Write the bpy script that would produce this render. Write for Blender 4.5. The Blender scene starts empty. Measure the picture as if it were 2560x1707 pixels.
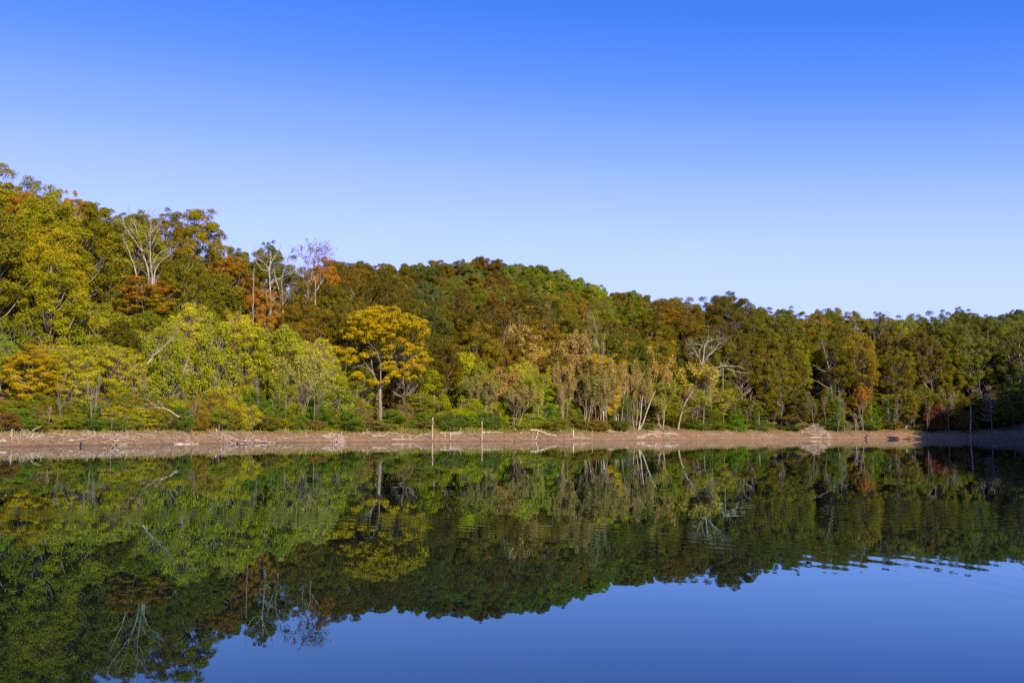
import bpy, math, random
import numpy as np
from math import radians, sin, cos, tan, atan2, pi

# ------------------------------------------------------------------ camera, sky, sun
scene = bpy.context.scene
FPX = 2600.0                      # focal length in pixels of the 2560 px wide photograph
CAMH = 1.0
PITCH = math.atan((1086 - 853.5) / FPX)
cam_d = bpy.data.cameras.new('camera')
cam_d.sensor_width = 36.0
cam_d.lens = 36.0 * FPX / 2560
cam_d.clip_start = 0.1
cam_d.clip_end = 6000
cam = bpy.data.objects.new('camera', cam_d)
scene.collection.objects.link(cam)
cam.location = (0, 0, CAMH)
cam.rotation_euler = (pi / 2 + PITCH, 0, 0)
scene.camera = cam

SUN_ELEV, SUN_AZ = radians(28), radians(27)      # the sun stands behind the camera, to its right
sdir = (sin(SUN_AZ) * cos(SUN_ELEV), -cos(SUN_AZ) * cos(SUN_ELEV), sin(SUN_ELEV))
world = bpy.data.worlds.new('World')
scene.world = world
world.use_nodes = True
wt = world.node_tree
wt.nodes.clear()
w_out = wt.nodes.new('ShaderNodeOutputWorld')
w_bg = wt.nodes.new('ShaderNodeBackground')
w_sky = wt.nodes.new('ShaderNodeTexSky')
w_sky.sky_type = 'NISHITA'
w_sky.sun_disc = False
w_sky.sun_elevation = SUN_ELEV
w_sky.sun_rotation = pi - SUN_AZ
w_sky.altitude = 300
w_sky.air_density = 1.0
w_sky.dust_density = 0.6
w_sky.ozone_density = 3.0
w_hs = wt.nodes.new('ShaderNodeHueSaturation')
w_hs.inputs['Saturation'].default_value = 1.25
w_bg.inputs['Strength'].default_value = 0.10
wt.links.new(w_sky.outputs[0], w_hs.inputs['Color'])
# grade the sky model to the deep clear blue of the day: its brightness looks up the colour
w_sep = wt.nodes.new('ShaderNodeSeparateColor')
wt.links.new(w_hs.outputs[0], w_sep.inputs[0])
w_k = wt.nodes.new('ShaderNodeMath')
w_k.operation = 'MULTIPLY'
w_k.inputs[1].default_value = .25
wt.links.new(w_sep.outputs[0], w_k.inputs[0])
w_ramp = wt.nodes.new('ShaderNodeValToRGB')
w_ramp.color_ramp.interpolation = 'B_SPLINE'
stops_ = [(.0, (.01, .08, .55)), (.10, (.030, .155, .78)), (.149, (.060, .235, .94)), (.19, (.13, .32, 1.2)), (.23, (.22, .41, 1.5)), (.305, (.37, .56, 1.75)),
          (.43, (.545, .715, 1.8)), (.62, (.60, .76, 1.8)), (1., (.62, .78, 1.7))]
while len(w_ramp.color_ramp.elements) < len(stops_): w_ramp.color_ramp.elements.new(.5)
for e_, (p_, c_) in zip(w_ramp.color_ramp.elements, stops_):
    e_.position = p_
    e_.color = (*[v_ * .5 for v_ in c_], 1)
wt.links.new(w_k.outputs[0], w_ramp.inputs[0])
w_cmb = wt.nodes.new('ShaderNodeVectorMath')
w_cmb.operation = 'SCALE'
w_cmb.inputs['Scale'].default_value = 11.9
wt.links.new(w_ramp.outputs[0], w_cmb.inputs[0])
wt.links.new(w_cmb.outputs[0], w_bg.inputs['Color'])
wt.links.new(w_bg.outputs[0], w_out.inputs['Surface'])

sun_d = bpy.data.lights.new('sun', 'SUN')
sun_d.energy = 5.0
sun_d.angle = radians(0.5)
sun_d.color = (1.0, 0.87, 0.66)
sun = bpy.data.objects.new('sun', sun_d)
scene.collection.objects.link(sun)
sun.rotation_euler = (pi / 2 - SUN_ELEV, 0, SUN_AZ)
sun.location = (60, -120, 90)

scene.view_settings.view_transform = 'Standard'
scene.view_settings.look = 'None'
scene.view_settings.exposure = 0.75
scene.view_settings.gamma = 1.0
scene.render.engine = 'CYCLES'
scene.cycles.max_bounces = 6
scene.cycles.diffuse_bounces = 3
scene.cycles.glossy_bounces = 3
scene.cycles.transmission_bounces = 3
scene.cycles.use_denoising = False

# ------------------------------------------------------------------ helpers
rng = np.random.default_rng(7)
random.seed(7)
COL = scene.collection
SC = 2560 / 2352.0


def at(x, y, Y):
    """point at depth Y (metres north of the camera) seen at photograph pixel x, y"""
    u = (x - 1280) / FPX
    v = (853.5 - y) / FPX
    t = Y / (cos(PITCH) - v * sin(PITCH))
    return np.array([u * t, Y, CAMH + (sin(PITCH) + v * cos(PITCH)) * t])


def to_px(p):
    X, Y, Z = p[0], p[1], p[2] - CAMH
    f = Y * cos(PITCH) + Z * sin(PITCH)
    v = (-Y * sin(PITCH) + Z * cos(PITCH)) / f
    return 1280 + FPX * X / f, 853.5 - FPX * v


def I(x, xs, ys):
    return float(np.interp(x, xs, ys))


SH_X = [-3500, -1500, 0, 330, 600, 900, 1200, 1500, 1700, 2000, 2300, 2500, 2600, 2680, 2760, 3000, 3600, 6000]
SH_Y = [40, 62, 86, 102, 122, 143, 161, 175, 199, 219, 230, 232, 200, 168, 142, 115, 90, 50]
RA_X = [-3500, 0, 300, 600, 900, 1200, 1600, 2000, 2560, 2800, 3200, 6000]
RA_Y = [110, 136, 152, 180, 228, 250, 265, 285, 300, 280, 250, 200]
SK_X = [-3500, -300, 0, 100, 170, 215, 300, 360, 440, 500, 560, 600, 640, 700, 735, 800, 860, 930, 1000, 1200, 1400,
        1500, 1700, 1790, 1850, 1880, 2000, 2150, 2300, 2400, 2470, 2560, 2900, 6000]
SK_Y = [396, 400, 410, 448, 468, 505, 522, 516, 514, 538, 588, 608, 600, 615, 640, 645, 655, 664, 690, 722, 746,
        748, 750, 738, 742, 768, 778, 784, 792, 772, 790, 800, 810, 820]
HB_X = [-3500, 600, 850, 960, 1050, 1130, 1220, 1300, 1400, 1500, 1560, 1650, 1800, 2300, 2450, 2560, 2750, 6000]
HB_Y = [900, 700, 654, 652, 655, 640, 632, 641, 670, 708, 730, 742, 775, 820, 795, 771, 755, 800]
HD_X = [-3500, 850, 1650, 2200, 2400, 6000]
HD_Y = [430, 480, 480, 560, 640, 700]
TREE_H = 15.0


def shore(xp): return I(xp, SH_X, SH_Y)


def profile(xp):
    ys, ya, yb = shore(xp), I(xp, RA_X, RA_Y), I(xp, HD_X, HD_Y)
    za = CAMH + (1086 - I(xp, SK_X, SK_Y)) / 2610 * ya - TREE_H
    zb = CAMH + (1086 - I(xp, HB_X, HB_Y)) / 2610 * yb - TREE_H
    bt = 1.10 + 0.45 * min(max((ys - 90) / 80, 0), 1.4)
    return ([-50, 0, ys - 45, ys - 8, ys, ys + .9, ys + 3.2, ys + 8, ys + 16, ya, ya + 45, yb, yb + 220, 3000],
            [-6, -6, -5, -.7, -.02, .42, .75, bt, bt + 1.3, za, za + (5 if xp < 900 else 0), max(zb, 3), max(zb, 3) - 14, 20])


_pc = {}


def ground(X, Y):
    xp = 1280 + 2610 * X / max(Y, 4)
    xp = min(max(xp, -3400), 5900)
    k = int(xp // 10)
    f = xp / 10 - k
    out = 0
    for kk, w in ((k, 1 - f), (k + 1, f)):
        if kk not in _pc:
            # smooth the profile sideways so that ridges have no creases
            _pc[kk] = np.mean([np.array(profile(kk * 10 + o)) for o in (-60, -30, 0, 30, 60)], axis=0)
        p = _pc[kk]
        out += w * float(np.interp(Y, p[0], p[1]))
    if out > 0.2:
        out += 0.10 * sin(X * .9 + 1.3 * sin(Y * .31)) * min(1, out)
    return out


def ground_hit(x, y):
    lo = None
    Y = 40.0
    while Y < 700:
        p = at(x, y, Y)
        g = max(ground(p[0], p[1]), 0.0)
        if p[2] <= g:
            return np.array([p[0], p[1], g])
        Y += 0.25
    return at(x, y, 200)


def set_tag(o, label=None, cat=None, group=None, kind=None):
    if label: o['label'] = label
    if cat: o['category'] = cat
    if group: o['group'] = group
    if kind: o['kind'] = kind
    return o


def mesh_np(name, V, F, mats, attr=None, smooth=False):
    """V (n,3); F (m,k) one face size"""
    V = np.asarray(V, np.float32)
    F = np.asarray(F, np.int32)
    me = bpy.data.meshes.new(name)
    me.vertices.add(len(V))
    me.vertices.foreach_set('co', V.ravel())
    me.loops.add(F.size)
    me.loops.foreach_set('vertex_index', F.ravel())
    me.polygons.add(len(F))
    k = F.shape[1]
    me.polygons.foreach_set('loop_start', np.arange(0, F.size, k, dtype=np.int32))
    me.polygons.foreach_set('loop_total', np.full(len(F), k, np.int32))
    if smooth:
        me.polygons.foreach_set('use_smooth', np.ones(len(F), bool))
    for m in mats: me.materials.append(m)
    if attr is not None:
        a = me.attributes.new('lf', 'FLOAT_VECTOR', 'FACE')
        a.data.foreach_set('vector', np.asarray(attr, np.float32).ravel())
    me.update(calc_edges=True)
    return me


def link(name, me, parent=None):
    o = bpy.data.objects.new(name, me)
    COL.objects.link(o)
    if parent: o.parent = parent
    return o


def tubes(paths, sides=5):
    """paths: list of (pts (n,3), radii (n,)) -> V, F quads"""
    Vs, Fs, off = [], [], 0
    ang = np.arange(sides) * 2 * pi / sides
    ca, sa = np.cos(ang), np.sin(ang)
    for pts, rad in paths:
        pts = np.asarray(pts, float)
        n = len(pts)
        if n < 2: continue
        d = np.gradient(pts, axis=0)
        d /= np.linalg.norm(d, axis=1)[:, None] + 1e-9
        ref = np.array([0.31, 0.95, 0.05]) if abs(d[:, 2]).mean() > .6 else np.array([0.05, 0.1, 1.0])
        a = np.cross(d, ref)
        a /= np.linalg.norm(a, axis=1)[:, None] + 1e-9
        b = np.cross(d, a)
        r = np.asarray(rad)[:, None, None]
        ring = pts[:, None, :] + r * (ca[None, :, None] * a[:, None, :] + sa[None, :, None] * b[:, None, :])
        Vs.append(ring.reshape(-1, 3))
        i = np.arange(n - 1)[:, None] * sides
        j = np.arange(sides)[None, :]
        j2 = (j + 1) % sides
        F = np.stack([i + j, i + j2, i + sides + j2, i + sides + j], -1).reshape(-1, 4) + off
        Fs.append(F)
        off += n * sides
    return np.concatenate(Vs), np.concatenate(Fs)


def smooth_path(P, n, r, jit=0.0):
    """Catmull-like resample of a control polyline"""
    P = np.asarray(P, float)
    seg = np.r_[0, np.cumsum(np.linalg.norm(np.diff(P, axis=0), axis=1))]
    t = np.linspace(0, seg[-1], n)
    Q = np.stack([np.interp(t, seg, P[:, k]) for k in range(3)], 1)
    for _ in range(2):
        Q[1:-1] = .25 * Q[:-2] + .5 * Q[1:-1] + .25 * Q[2:]
    if jit: Q[1:-1] += r.normal(0, jit, Q[1:-1].shape)
    return Q


def branches(r, base, d, length, rad, levels, kids=3, spread=.6, up=.25, wig=.12, out=None, ratio=.62, start=.3):
    if out is None: out = []
    n = 6 if levels > 0 else 4
    pts = [np.array(base, float)]
    d = np.array(d, float)
    d /= np.linalg.norm(d)
    dirs = []
    for i in range(n):
        d = d + r.normal(0, wig, 3)
        d[2] += up * .25
        d /= np.linalg.norm(d)
        dirs.append(d.copy())
        pts.append(pts[-1] + d * length / n)
    pts = np.array(pts)
    rr = rad * (1 - np.linspace(0, 1, n + 1) * .72)
    out.append((pts, rr, levels))
    if levels > 0:
        for k in range(kids):
            t = start + (1 - start) * (k + r.random()) / kids
            i = min(int(t * n), n - 1)
            p = pts[i] + (pts[i + 1] - pts[i]) * (t * n - i)
            a = r.normal(0, 1, 3)
            a -= a.dot(dirs[i]) * dirs[i]
            a /= np.linalg.norm(a)
            nd = dirs[i] * cos(spread) + a * sin(spread) * (0.8 + .4 * r.random())
            branches(r, p, nd, length * ratio * (1.15 - .5 * t) * (.8 + .4 * r.random()), max(rr[i] * .6, .012), levels - 1,
                     kids, spread, up, wig, out, ratio, .2)
    return out


def tube_mesh(name, paths, mat):
    big = [(p[0], p[1]) for p in paths if np.max(p[1]) > .06]
    small = [(p[0], p[1]) for p in paths if np.max(p[1]) <= .06]
    parts = []
    if big: parts.append(tubes(big, 7))
    if small: parts.append(tubes(small, 3))
    V = np.concatenate([p[0] for p in parts])
    off, Fs = 0, []
    for p in parts:
        Fs.append(p[1] + off)
        off += len(p[0])
    return mesh_np(name, V, np.concatenate(Fs), [mat], smooth=True)


def leaf_quads(C, N, S, r, aspect=.62):
    n = len(C)
    N = N / (np.linalg.norm(N, axis=1)[:, None] + 1e-9)
    T = r.normal(0, 1, (n, 3))
    T -= (T * N).sum(1)[:, None] * N
    T /= np.linalg.norm(T, axis=1)[:, None] + 1e-9
    B = np.cross(N, T)
    s = S[:, None]
    k = r.uniform(-.25, .25, (n, 1))
    V = np.stack([C - T * s, C + B * s * aspect + T * s * k, C + T * s, C - B * s * aspect + T * s * k], 1).reshape(-1, 3)
    F = np.arange(4 * n).reshape(-1, 4)
    return V, F


def clump_leaves(r, centers, radii, per, size, flat=.7, axis=None, upb=.25, shell=.5):
    """leaves round many clump centres; returns C, N, S, A"""
    Cs, Ns, Ss, As = [], [], [], []
    axis = np.zeros(3) if axis is None else axis
    for c, R in zip(centers, radii):
        n = max(4, int(per * (R ** 2)))
        d = r.normal(0, 1, (n, 3))
        d /= np.linalg.norm(d, axis=1)[:, None]
        out = c - axis
        out = out / (np.linalg.norm(out) + 1e-6)
        d += out * .35 + np.array([0, 0, upb])
        d /= np.linalg.norm(d, axis=1)[:, None]
        lump = 1 + .22 * np.sin(d @ r.normal(0, 3.2, 3) + r.random() * 6)
        q = (shell + (1 - shell) * r.random((n, 1)) ** .6) * lump[:, None]
        P = c + d * q * R * np.array([1, 1, flat])
        Cs.append(P)
        Ns.append(d * .75 + r.normal(0, .42, (n, 3)) + np.array([0, 0, .25]))
        Ss.append(size * r.uniform(.65, 1.25, n))
        cr = r.random()
        As.append(np.stack([r.random(n), np.full(n, cr), np.zeros(n)], 1))
    C, N, S, A = map(np.concatenate, (Cs, Ns, Ss, As))
    z0, z1 = C[:, 2].min(), C[:, 2].max()
    A[:, 2] = (C[:, 2] - z0) / (z1 - z0 + 1e-6)
    return C, N, S, A


def crown_mesh(name, r, centers, radii, per, size, mat, axis, flat=.7, upb=.25, shell=.5, aspect=.62):
    C, N, S, A = clump_leaves(r, centers, radii, per, size, flat, axis, upb, shell)
    V, F = leaf_quads(C, N, S, r, aspect)
    return mesh_np(name, V, F, [mat], A)


# ------------------------------------------------------------------ materials
def new_mat(name):
    m = bpy.data.materials.new(name)
    m.use_nodes = True
    nt = m.node_tree
    nt.nodes.clear()
    out = nt.nodes.new('ShaderNodeOutputMaterial')
    return m, nt, out


def N(nt, t, **kw):
    n = nt.nodes.new(t)
    for k, v in kw.items(): setattr(n, k, v)
    return n


def math_n(nt, op, a, b=None, clamp=False):
    n = nt.nodes.new('ShaderNodeMath')
    n.operation = op
    n.use_clamp = clamp
    for i, v in enumerate((a, b)):
        if v is None: continue
        if isinstance(v, (int, float)): n.inputs[i].default_value = v
        else: nt.links.new(v, n.inputs[i])
    return n.outputs[0]


def mix_c(nt, fac, a, b, mode='MIX'):
    n = nt.nodes.new('ShaderNodeMix')
    n.data_type = 'RGBA'
    n.blend_type = mode
    for s, v in ((n.inputs['Factor'], fac), (n.inputs[6], a), (n.inputs[7], b)):
        if isinstance(v, (int, float)): s.default_value = v
        elif isinstance(v, tuple): s.default_value = (*v, 1)
        else: nt.links.new(v, s)
    return n.outputs[2]


def leaf_material(name, autumn_cols=((.33, .095, .010), (.40, .21, .016))):
    m, nt, out = new_mat(name)
    oi = N(nt, 'ShaderNodeObjectInfo')
    at_ = N(nt, 'ShaderNodeAttribute', attribute_name='lf')
    sep = N(nt, 'ShaderNodeSeparateXYZ')
    nt.links.new(at_.outputs['Vector'], sep.inputs[0])
    x, y, z = sep.outputs
    tc = N(nt, 'ShaderNodeTexCoord')
    no = N(nt, 'ShaderNodeTexNoise')
    no.inputs['Scale'].default_value = .33
    no.inputs['Detail'].default_value = 2
    vadd = N(nt, 'ShaderNodeVectorMath', operation='ADD')
    vs = N(nt, 'ShaderNodeVectorMath', operation='SCALE')
    nt.links.new(oi.outputs['Random'], vs.inputs['Scale'])
    vs.inputs[0].default_value = (37, 19, 23)
    nt.links.new(tc.outputs['Object'], vadd.inputs[0])
    nt.links.new(vs.outputs[0], vadd.inputs[1])
    nt.links.new(vadd.outputs[0], no.inputs['Vector'])
    # per-leaf and per-bough differences of hue and value (they belong to the leaves)
    hs = N(nt, 'ShaderNodeHueSaturation')
    hue = math_n(nt, 'ADD', math_n(nt, 'MULTIPLY', x, -.018), .510)
    hue = math_n(nt, 'ADD', hue, math_n(nt, 'MULTIPLY', y, -.012))
    hue = math_n(nt, 'ADD', hue, math_n(nt, 'MULTIPLY', no.outputs[0], .02))
    nt.links.new(hue, hs.inputs['Hue'])
    hue2 = math_n(nt, 'SUBTRACT', hue, .005)
    nt.links.new(hue2, hs.inputs['Hue'])
    val = math_n(nt, 'ADD', math_n(nt, 'MULTIPLY', x, .75), math_n(nt, 'MULTIPLY', y, .3))
    val = math_n(nt, 'ADD', val, .48)
    nt.links.new(val, hs.inputs['Value'])
    nt.links.new(oi.outputs['Color'], hs.inputs['Color'])
    # autumn colour: object alpha says how much of the crown has turned, upper boughs first
    ac = mix_c(nt, x, autumn_cols[0], autumn_cols[1])
    s = math_n(nt, 'ADD', math_n(nt, 'MULTIPLY', no.outputs[0], .9), math_n(nt, 'MULTIPLY', z, .45))
    s = math_n(nt, 'ADD', s, math_n(nt, 'MULTIPLY', y, .15))
    s = math_n(nt, 'ADD', s, math_n(nt, 'MULTIPLY', oi.outputs['Alpha'], 1.35))
    s = math_n(nt, 'ADD', s, math_n(nt, 'MULTIPLY', x, .25))
    s = math_n(nt, 'MULTIPLY', math_n(nt, 'SUBTRACT', s, 1.3), 3.2, clamp=True)
    col = mix_c(nt, s, hs.outputs[0], ac)
    p = N(nt, 'ShaderNodeBsdfPrincipled')
    p.inputs['Roughness'].default_value = .5
    p.inputs['Specular IOR Level'].default_value = .12
    nt.links.new(col, p.inputs['Base Color'])
    tr = N(nt, 'ShaderNodeBsdfTranslucent')
    nt.links.new(col, tr.inputs['Color'])
    mx = N(nt, 'ShaderNodeMixShader')
    mx.inputs[0].default_value = .28
    nt.links.new(p.outputs[0], mx.inputs[1])
    nt.links.new(tr.outputs[0], mx.inputs[2])
    nt.links.new(mx.outputs[0], out.inputs['Surface'])
    return m


def noise_mat(name, c1, c2, scale=3., rough=.85, stretch=(1, 1, 1), c3=None, bump=0., tint=False):
    m, nt, out = new_mat(name)
    tc = N(nt, 'ShaderNodeTexCoord')
    mp = N(nt, 'ShaderNodeMapping')
    mp.inputs['Scale'].default_value = stretch
    nt.links.new(tc.outputs['Object'], mp.inputs[0])
    no = N(nt, 'ShaderNodeTexNoise')
    no.inputs['Scale'].default_value = scale
    no.inputs['Detail'].default_value = 5
    no.inputs['Roughness'].default_value = .65
    nt.links.new(mp.outputs[0], no.inputs['Vector'])
    f = math_n(nt, 'MULTIPLY', math_n(nt, 'SUBTRACT', no.outputs[0], .36), 3.4, clamp=True)
    col = mix_c(nt, f, c1, c2)
    if c3:
        no2 = N(nt, 'ShaderNodeTexNoise')
        no2.inputs['Scale'].default_value = scale * .23
        nt.links.new(mp.outputs[0], no2.inputs['Vector'])
        f2 = math_n(nt, 'MULTIPLY', math_n(nt, 'SUBTRACT', no2.outputs[0], .5), 6, clamp=True)
        col = mix_c(nt, f2, col, c3)
    if tint:
        oi = N(nt, 'ShaderNodeObjectInfo')
        col = mix_c(nt, 1.0, col, oi.outputs['Color'], 'MULTIPLY')
    p = N(nt, 'ShaderNodeBsdfPrincipled')
    p.inputs['Roughness'].default_value = rough
    p.inputs['Specular IOR Level'].default_value = .2
    nt.links.new(col, p.inputs['Base Color'])
    if bump:
        b = N(nt, 'ShaderNodeBump')
        b.inputs['Distance'].default_value = bump
        nt.links.new(no.outputs[0], b.inputs['Height'])
        nt.links.new(b.outputs[0], p.inputs['Normal'])
    nt.links.new(p.outputs[0], out.inputs['Surface'])
    return m


M_LEAF = leaf_material('leaves')
M_BARK = noise_mat('bark', (.10, .085, .07), (.26, .22, .18), 4., .9, (1, 1, .25), tint=True)
M_PALE = noise_mat('pale_bark', (.15, .12, .10), (.43, .38, .32), 3., .8, (1, 1, .3), tint=True)
M_TWIG = noise_mat('twig_bark', (.20, .155, .12), (.36, .29, .23), 5., .9, (1, 1, .3), tint=True)
M_DRIFT = noise_mat('driftwood', (.30, .25, .21), (.62, .54, .46), 2.5, .85, (1, 1, 1), tint=True)
M_GRASS = leaf_material('grass_blades')


def ground_material():
    m, nt, out = new_mat('shore_soil_and_leaf_litter')
    geo = N(nt, 'ShaderNodeNewGeometry')
    sep = N(nt, 'ShaderNodeSeparateXYZ')
    nt.links.new(geo.outputs['Position'], sep.inputs[0])
    def noise(scale, det=5, sx=1, sy=1, sz=1):
        mp = N(nt, 'ShaderNodeMapping')
        mp.inputs['Scale'].default_value = (sx, sy, sz)
        nt.links.new(geo.outputs['Position'], mp.inputs[0])
        no = N(nt, 'ShaderNodeTexNoise')
        no.inputs['Scale'].default_value = scale
        no.inputs['Detail'].default_value = det
        no.inputs['Roughness'].default_value = .7
        nt.links.new(mp.outputs[0], no.inputs['Vector'])
        return no.outputs[0]
    n1, n2, n3 = noise(2.2, 6, .6, 1, 2.5), noise(.25, 3, 1, 1, 1), noise(9, 4, .5, 1, 2)
    f1 = math_n(nt, 'MULTIPLY', math_n(nt, 'SUBTRACT', n1, .38), 4, clamp=True)
    mud = mix_c(nt, f1, (.125, .069, .032), (.26, .160, .080))
    f2 = math_n(nt, 'MULTIPLY', math_n(nt, 'SUBTRACT', n3, .58), 8, clamp=True)
    mud = mix_c(nt, f2, mud, (.31, .23, .17))
    f4 = math_n(nt, 'MULTIPLY', math_n(nt, 'SUBTRACT', n2, .5), 5, clamp=True)
    mud = mix_c(nt, f4, mud, (.26, .125, .055), )
    # damp strip at the water line
    wet = math_n(nt, 'MULTIPLY', math_n(nt, 'SUBTRACT', .16, sep.outputs[2]), 9, clamp=True)
    mud = mix_c(nt, math_n(nt, 'MULTIPLY', wet, .6), mud, (.10, .07, .055))
    lit = mix_c(nt, f1, (.06, .045, .02), (.16, .10, .045))
    h = math_n(nt, 'ADD', sep.outputs[2], math_n(nt, 'MULTIPLY', n2, 1.2))
    f3 = math_n(nt, 'MULTIPLY', math_n(nt, 'SUBTRACT', h, 2.2), 1.6, clamp=True)
    col = mix_c(nt, f3, mud, lit)
    p = N(nt, 'ShaderNodeBsdfPrincipled')
    p.inputs['Roughness'].default_value = .9
    p.inputs['Specular IOR Level'].default_value = .15
    nt.links.new(col, p.inputs['Base Color'])
    b = N(nt, 'ShaderNodeBump')
    b.inputs['Distance'].default_value = .12
    nt.links.new(n1, b.inputs['Height'])
    nt.links.new(b.outputs[0], p.inputs['Normal'])
    nt.links.new(p.outputs[0], out.inputs['Surface'])
    return m


def water_material():
    m, nt, out = new_mat('still_lake_water')
    geo = N(nt, 'ShaderNodeNewGeometry')
    pos = geo.outputs['Position']
    sep = N(nt, 'ShaderNodeSeparateXYZ')
    nt.links.new(pos, sep.inputs[0])
    X, Y = sep.outputs[0], sep.outputs[1]
    def nz(scale, sx, sy, det=2, rot=0., ofs=(0, 0, 0)):
        mp = N(nt, 'ShaderNodeMapping')
        mp.inputs['Scale'].default_value = (sx, sy, 1)
        mp.inputs['Rotation'].default_value = (0, 0, rot)
        mp.inputs['Location'].default_value = ofs
        nt.links.new(pos, mp.inputs[0])
        n = N(nt, 'ShaderNodeTexNoise')
        n.inputs['Scale'].default_value = scale
        n.inputs['Detail'].default_value = det
        nt.links.new(mp.outputs[0], n.inputs['Vector'])
        return math_n(nt, 'SUBTRACT', n.outputs[0], .5)
    # slow swell and faint breeze ripples, as slopes of the surface
    sy = math_n(nt, 'MULTIPLY', nz(.9, .35, 1.), .0048)
    sy = math_n(nt, 'ADD', sy, math_n(nt, 'MULTIPLY', nz(4.5, .4, 1., 3, .1), .0026))
    sy = math_n(nt, 'ADD', sy, math_n(nt, 'MULTIPLY', nz(16, .5, 1., 2, .1, (3, 7, 0)), .0018))
    sx = math_n(nt, 'MULTIPLY', nz(3., .7, 1., 2, 0, (31, 5, 0)), .0030)
    # fading rings on the right
    def rings(cx, cy, k, amp, r0, w, ymin, ymax, xmin):
        dx, dy = math_n(nt, 'SUBTRACT', X, cx), math_n(nt, 'SUBTRACT', Y, cy)
        r = math_n(nt, 'SQRT', math_n(nt, 'ADD', math_n(nt, 'MULTIPLY', dx, dx), math_n(nt, 'MULTIPLY', dy, dy)))
        r_ = math_n(nt, 'ADD', r, math_n(nt, 'MULTIPLY', nz(.45, 1, 1, 2, 0, (9, 9, 0)), 1.1))
        wv = math_n(nt, 'SINE', math_n(nt, 'MULTIPLY', r_, k))
        e = math_n(nt, 'DIVIDE', math_n(nt, 'SUBTRACT', r, r0), w)
        e = math_n(nt, 'POWER', 2.718, math_n(nt, 'MULTIPLY', math_n(nt, 'MULTIPLY', e, e), -1.0))
        mk = math_n(nt, 'MULTIPLY', math_n(nt, 'SUBTRACT', X, xmin), .35, clamp=True)
        e = math_n(nt, 'MULTIPLY', e, mk)
        s = math_n(nt, 'MULTIPLY', math_n(nt, 'MULTIPLY', wv, e), amp)
        return (math_n(nt, 'MULTIPLY', s, math_n(nt, 'DIVIDE', dx, r)), math_n(nt, 'MULTIPLY', s, math_n(nt, 'DIVIDE', dy, r)))
    for a in ((9, -14, 15, .0052, 27.4, 1.9, 0, 0, 2.4), (-6, 3, 22, .0035, 10.3, .8, 0, 0, -30)):
        rx, ry = rings(*a)
        sx, sy = math_n(nt, 'ADD', sx, rx), math_n(nt, 'ADD', sy, ry)
    cmb = N(nt, 'ShaderNodeCombineXYZ')
    nt.links.new(sx, cmb.inputs[0])
    nt.links.new(sy, cmb.inputs[1])
    cmb.inputs[2].default_value = 1
    nrm = N(nt, 'ShaderNodeVectorMath', operation='NORMALIZE')
    nt.links.new(cmb.outputs[0], nrm.inputs[0])
    fr = N(nt, 'ShaderNodeFresnel')
    fr.inputs['IOR'].default_value = 1.25
    nt.links.new(nrm.outputs[0], fr.inputs['Normal'])
    gl = N(nt, 'ShaderNodeBsdfGlossy')
    gl.inputs['Roughness'].default_value = 0
    nt.links.new(nrm.outputs[0], gl.inputs['Normal'])
    f2 = math_n(nt, 'MULTIPLY', fr.outputs[0], fr.outputs[0])
    nt.links.new(mix_c(nt, f2, (.41, .80, .92), (.92, .95, 1.0)), gl.inputs['Color'])
    df = N(nt, 'ShaderNodeBsdfDiffuse')
    df.inputs['Color'].default_value = (.006, .006, .006, 1)
    mx = N(nt, 'ShaderNodeMixShader')
    nt.links.new(fr.outputs[0], mx.inputs[0])
    nt.links.new(df.outputs[0], mx.inputs[1])
    nt.links.new(gl.outputs[0], mx.inputs[2])
    nt.links.new(mx.outputs[0], out.inputs['Surface'])
    return m


# ------------------------------------------------------------------ ground and water
def build_ground():
    xs = np.concatenate([np.arange(-3400, -200, 90), np.arange(-200, 2800, 8), np.arange(2800, 5900, 60)])
    # rows follow the shore line so that the bank keeps its shape
    offs = np.concatenate([[-60, -30, -12, -5, -2, -.8], np.arange(0, 9, .3), [9.5, 10.5, 12, 14, 16, 20, 25],
                           np.arange(32, 130, 8), np.arange(145, 560, 22), [650, 800, 1100, 1600, 2300]])
    V = []
    rr = np.random.default_rng(3)
    for o in offs:
        for xp in xs:
            ys = float(np.mean([shore(xp + k) for k in (-60, -30, 0, 30, 60)]))
            Y = max(ys + o, 3.5 + (o + 60) * .2)
            X = (xp - 1280) / 2610 * Y
            z = ground(X, Y)
            if -.3 < z < 2.6 and -1 < o < 12:
                z += rr.normal(0, .03)
            V.append((X, Y, z))
    n, mcol = len(offs), len(xs)
    F = []
    i = np.arange(n - 1)[:, None] * mcol
    j = np.arange(mcol - 1)[None, :]
    F = np.stack([i + j, i + j + 1, i + mcol + j + 1, i + mcol + j], -1).reshape(-1, 4)
    o = link('ground', mesh_np('ground', V, F, [ground_material()], smooth=True))
    set_tag(o, kind='structure')
    # the near bank on which the photographer stands
    V, xs = [], np.linspace(-500, 500, 90)
    ysn = [-1.2, -2.5, -5, -9, -20, -60, -300]
    zs = [-1.2, -.1, .5, .9, 1.6, 3, 12]
    for y, z in zip(ysn, zs):
        for x in xs: V.append((x, y + .8 * sin(x * .13), z + .1 * sin(x * .7)))
    i = np.arange(len(ysn) - 1)[:, None] * len(xs)
    j = np.arange(len(xs) - 1)[None, :]
    F = np.stack([i + j, i + len(xs) + j, i + len(xs) + j + 1, i + j + 1], -1).reshape(-1, 4)
    o = link('near_shore', mesh_np('near_shore', V, F, [bpy.data.materials['shore_soil_and_leaf_litter']], smooth=True))
    set_tag(o, kind='structure')
    V = [(-700, -60, 0), (700, -60, 0), (700, 330, 0), (-700, 330, 0)]
    o = link('lake_water', mesh_np('lake_water', V, [[0, 1, 2, 3]], [water_material()]))
    set_tag(o, kind='structure')


build_ground()

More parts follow.
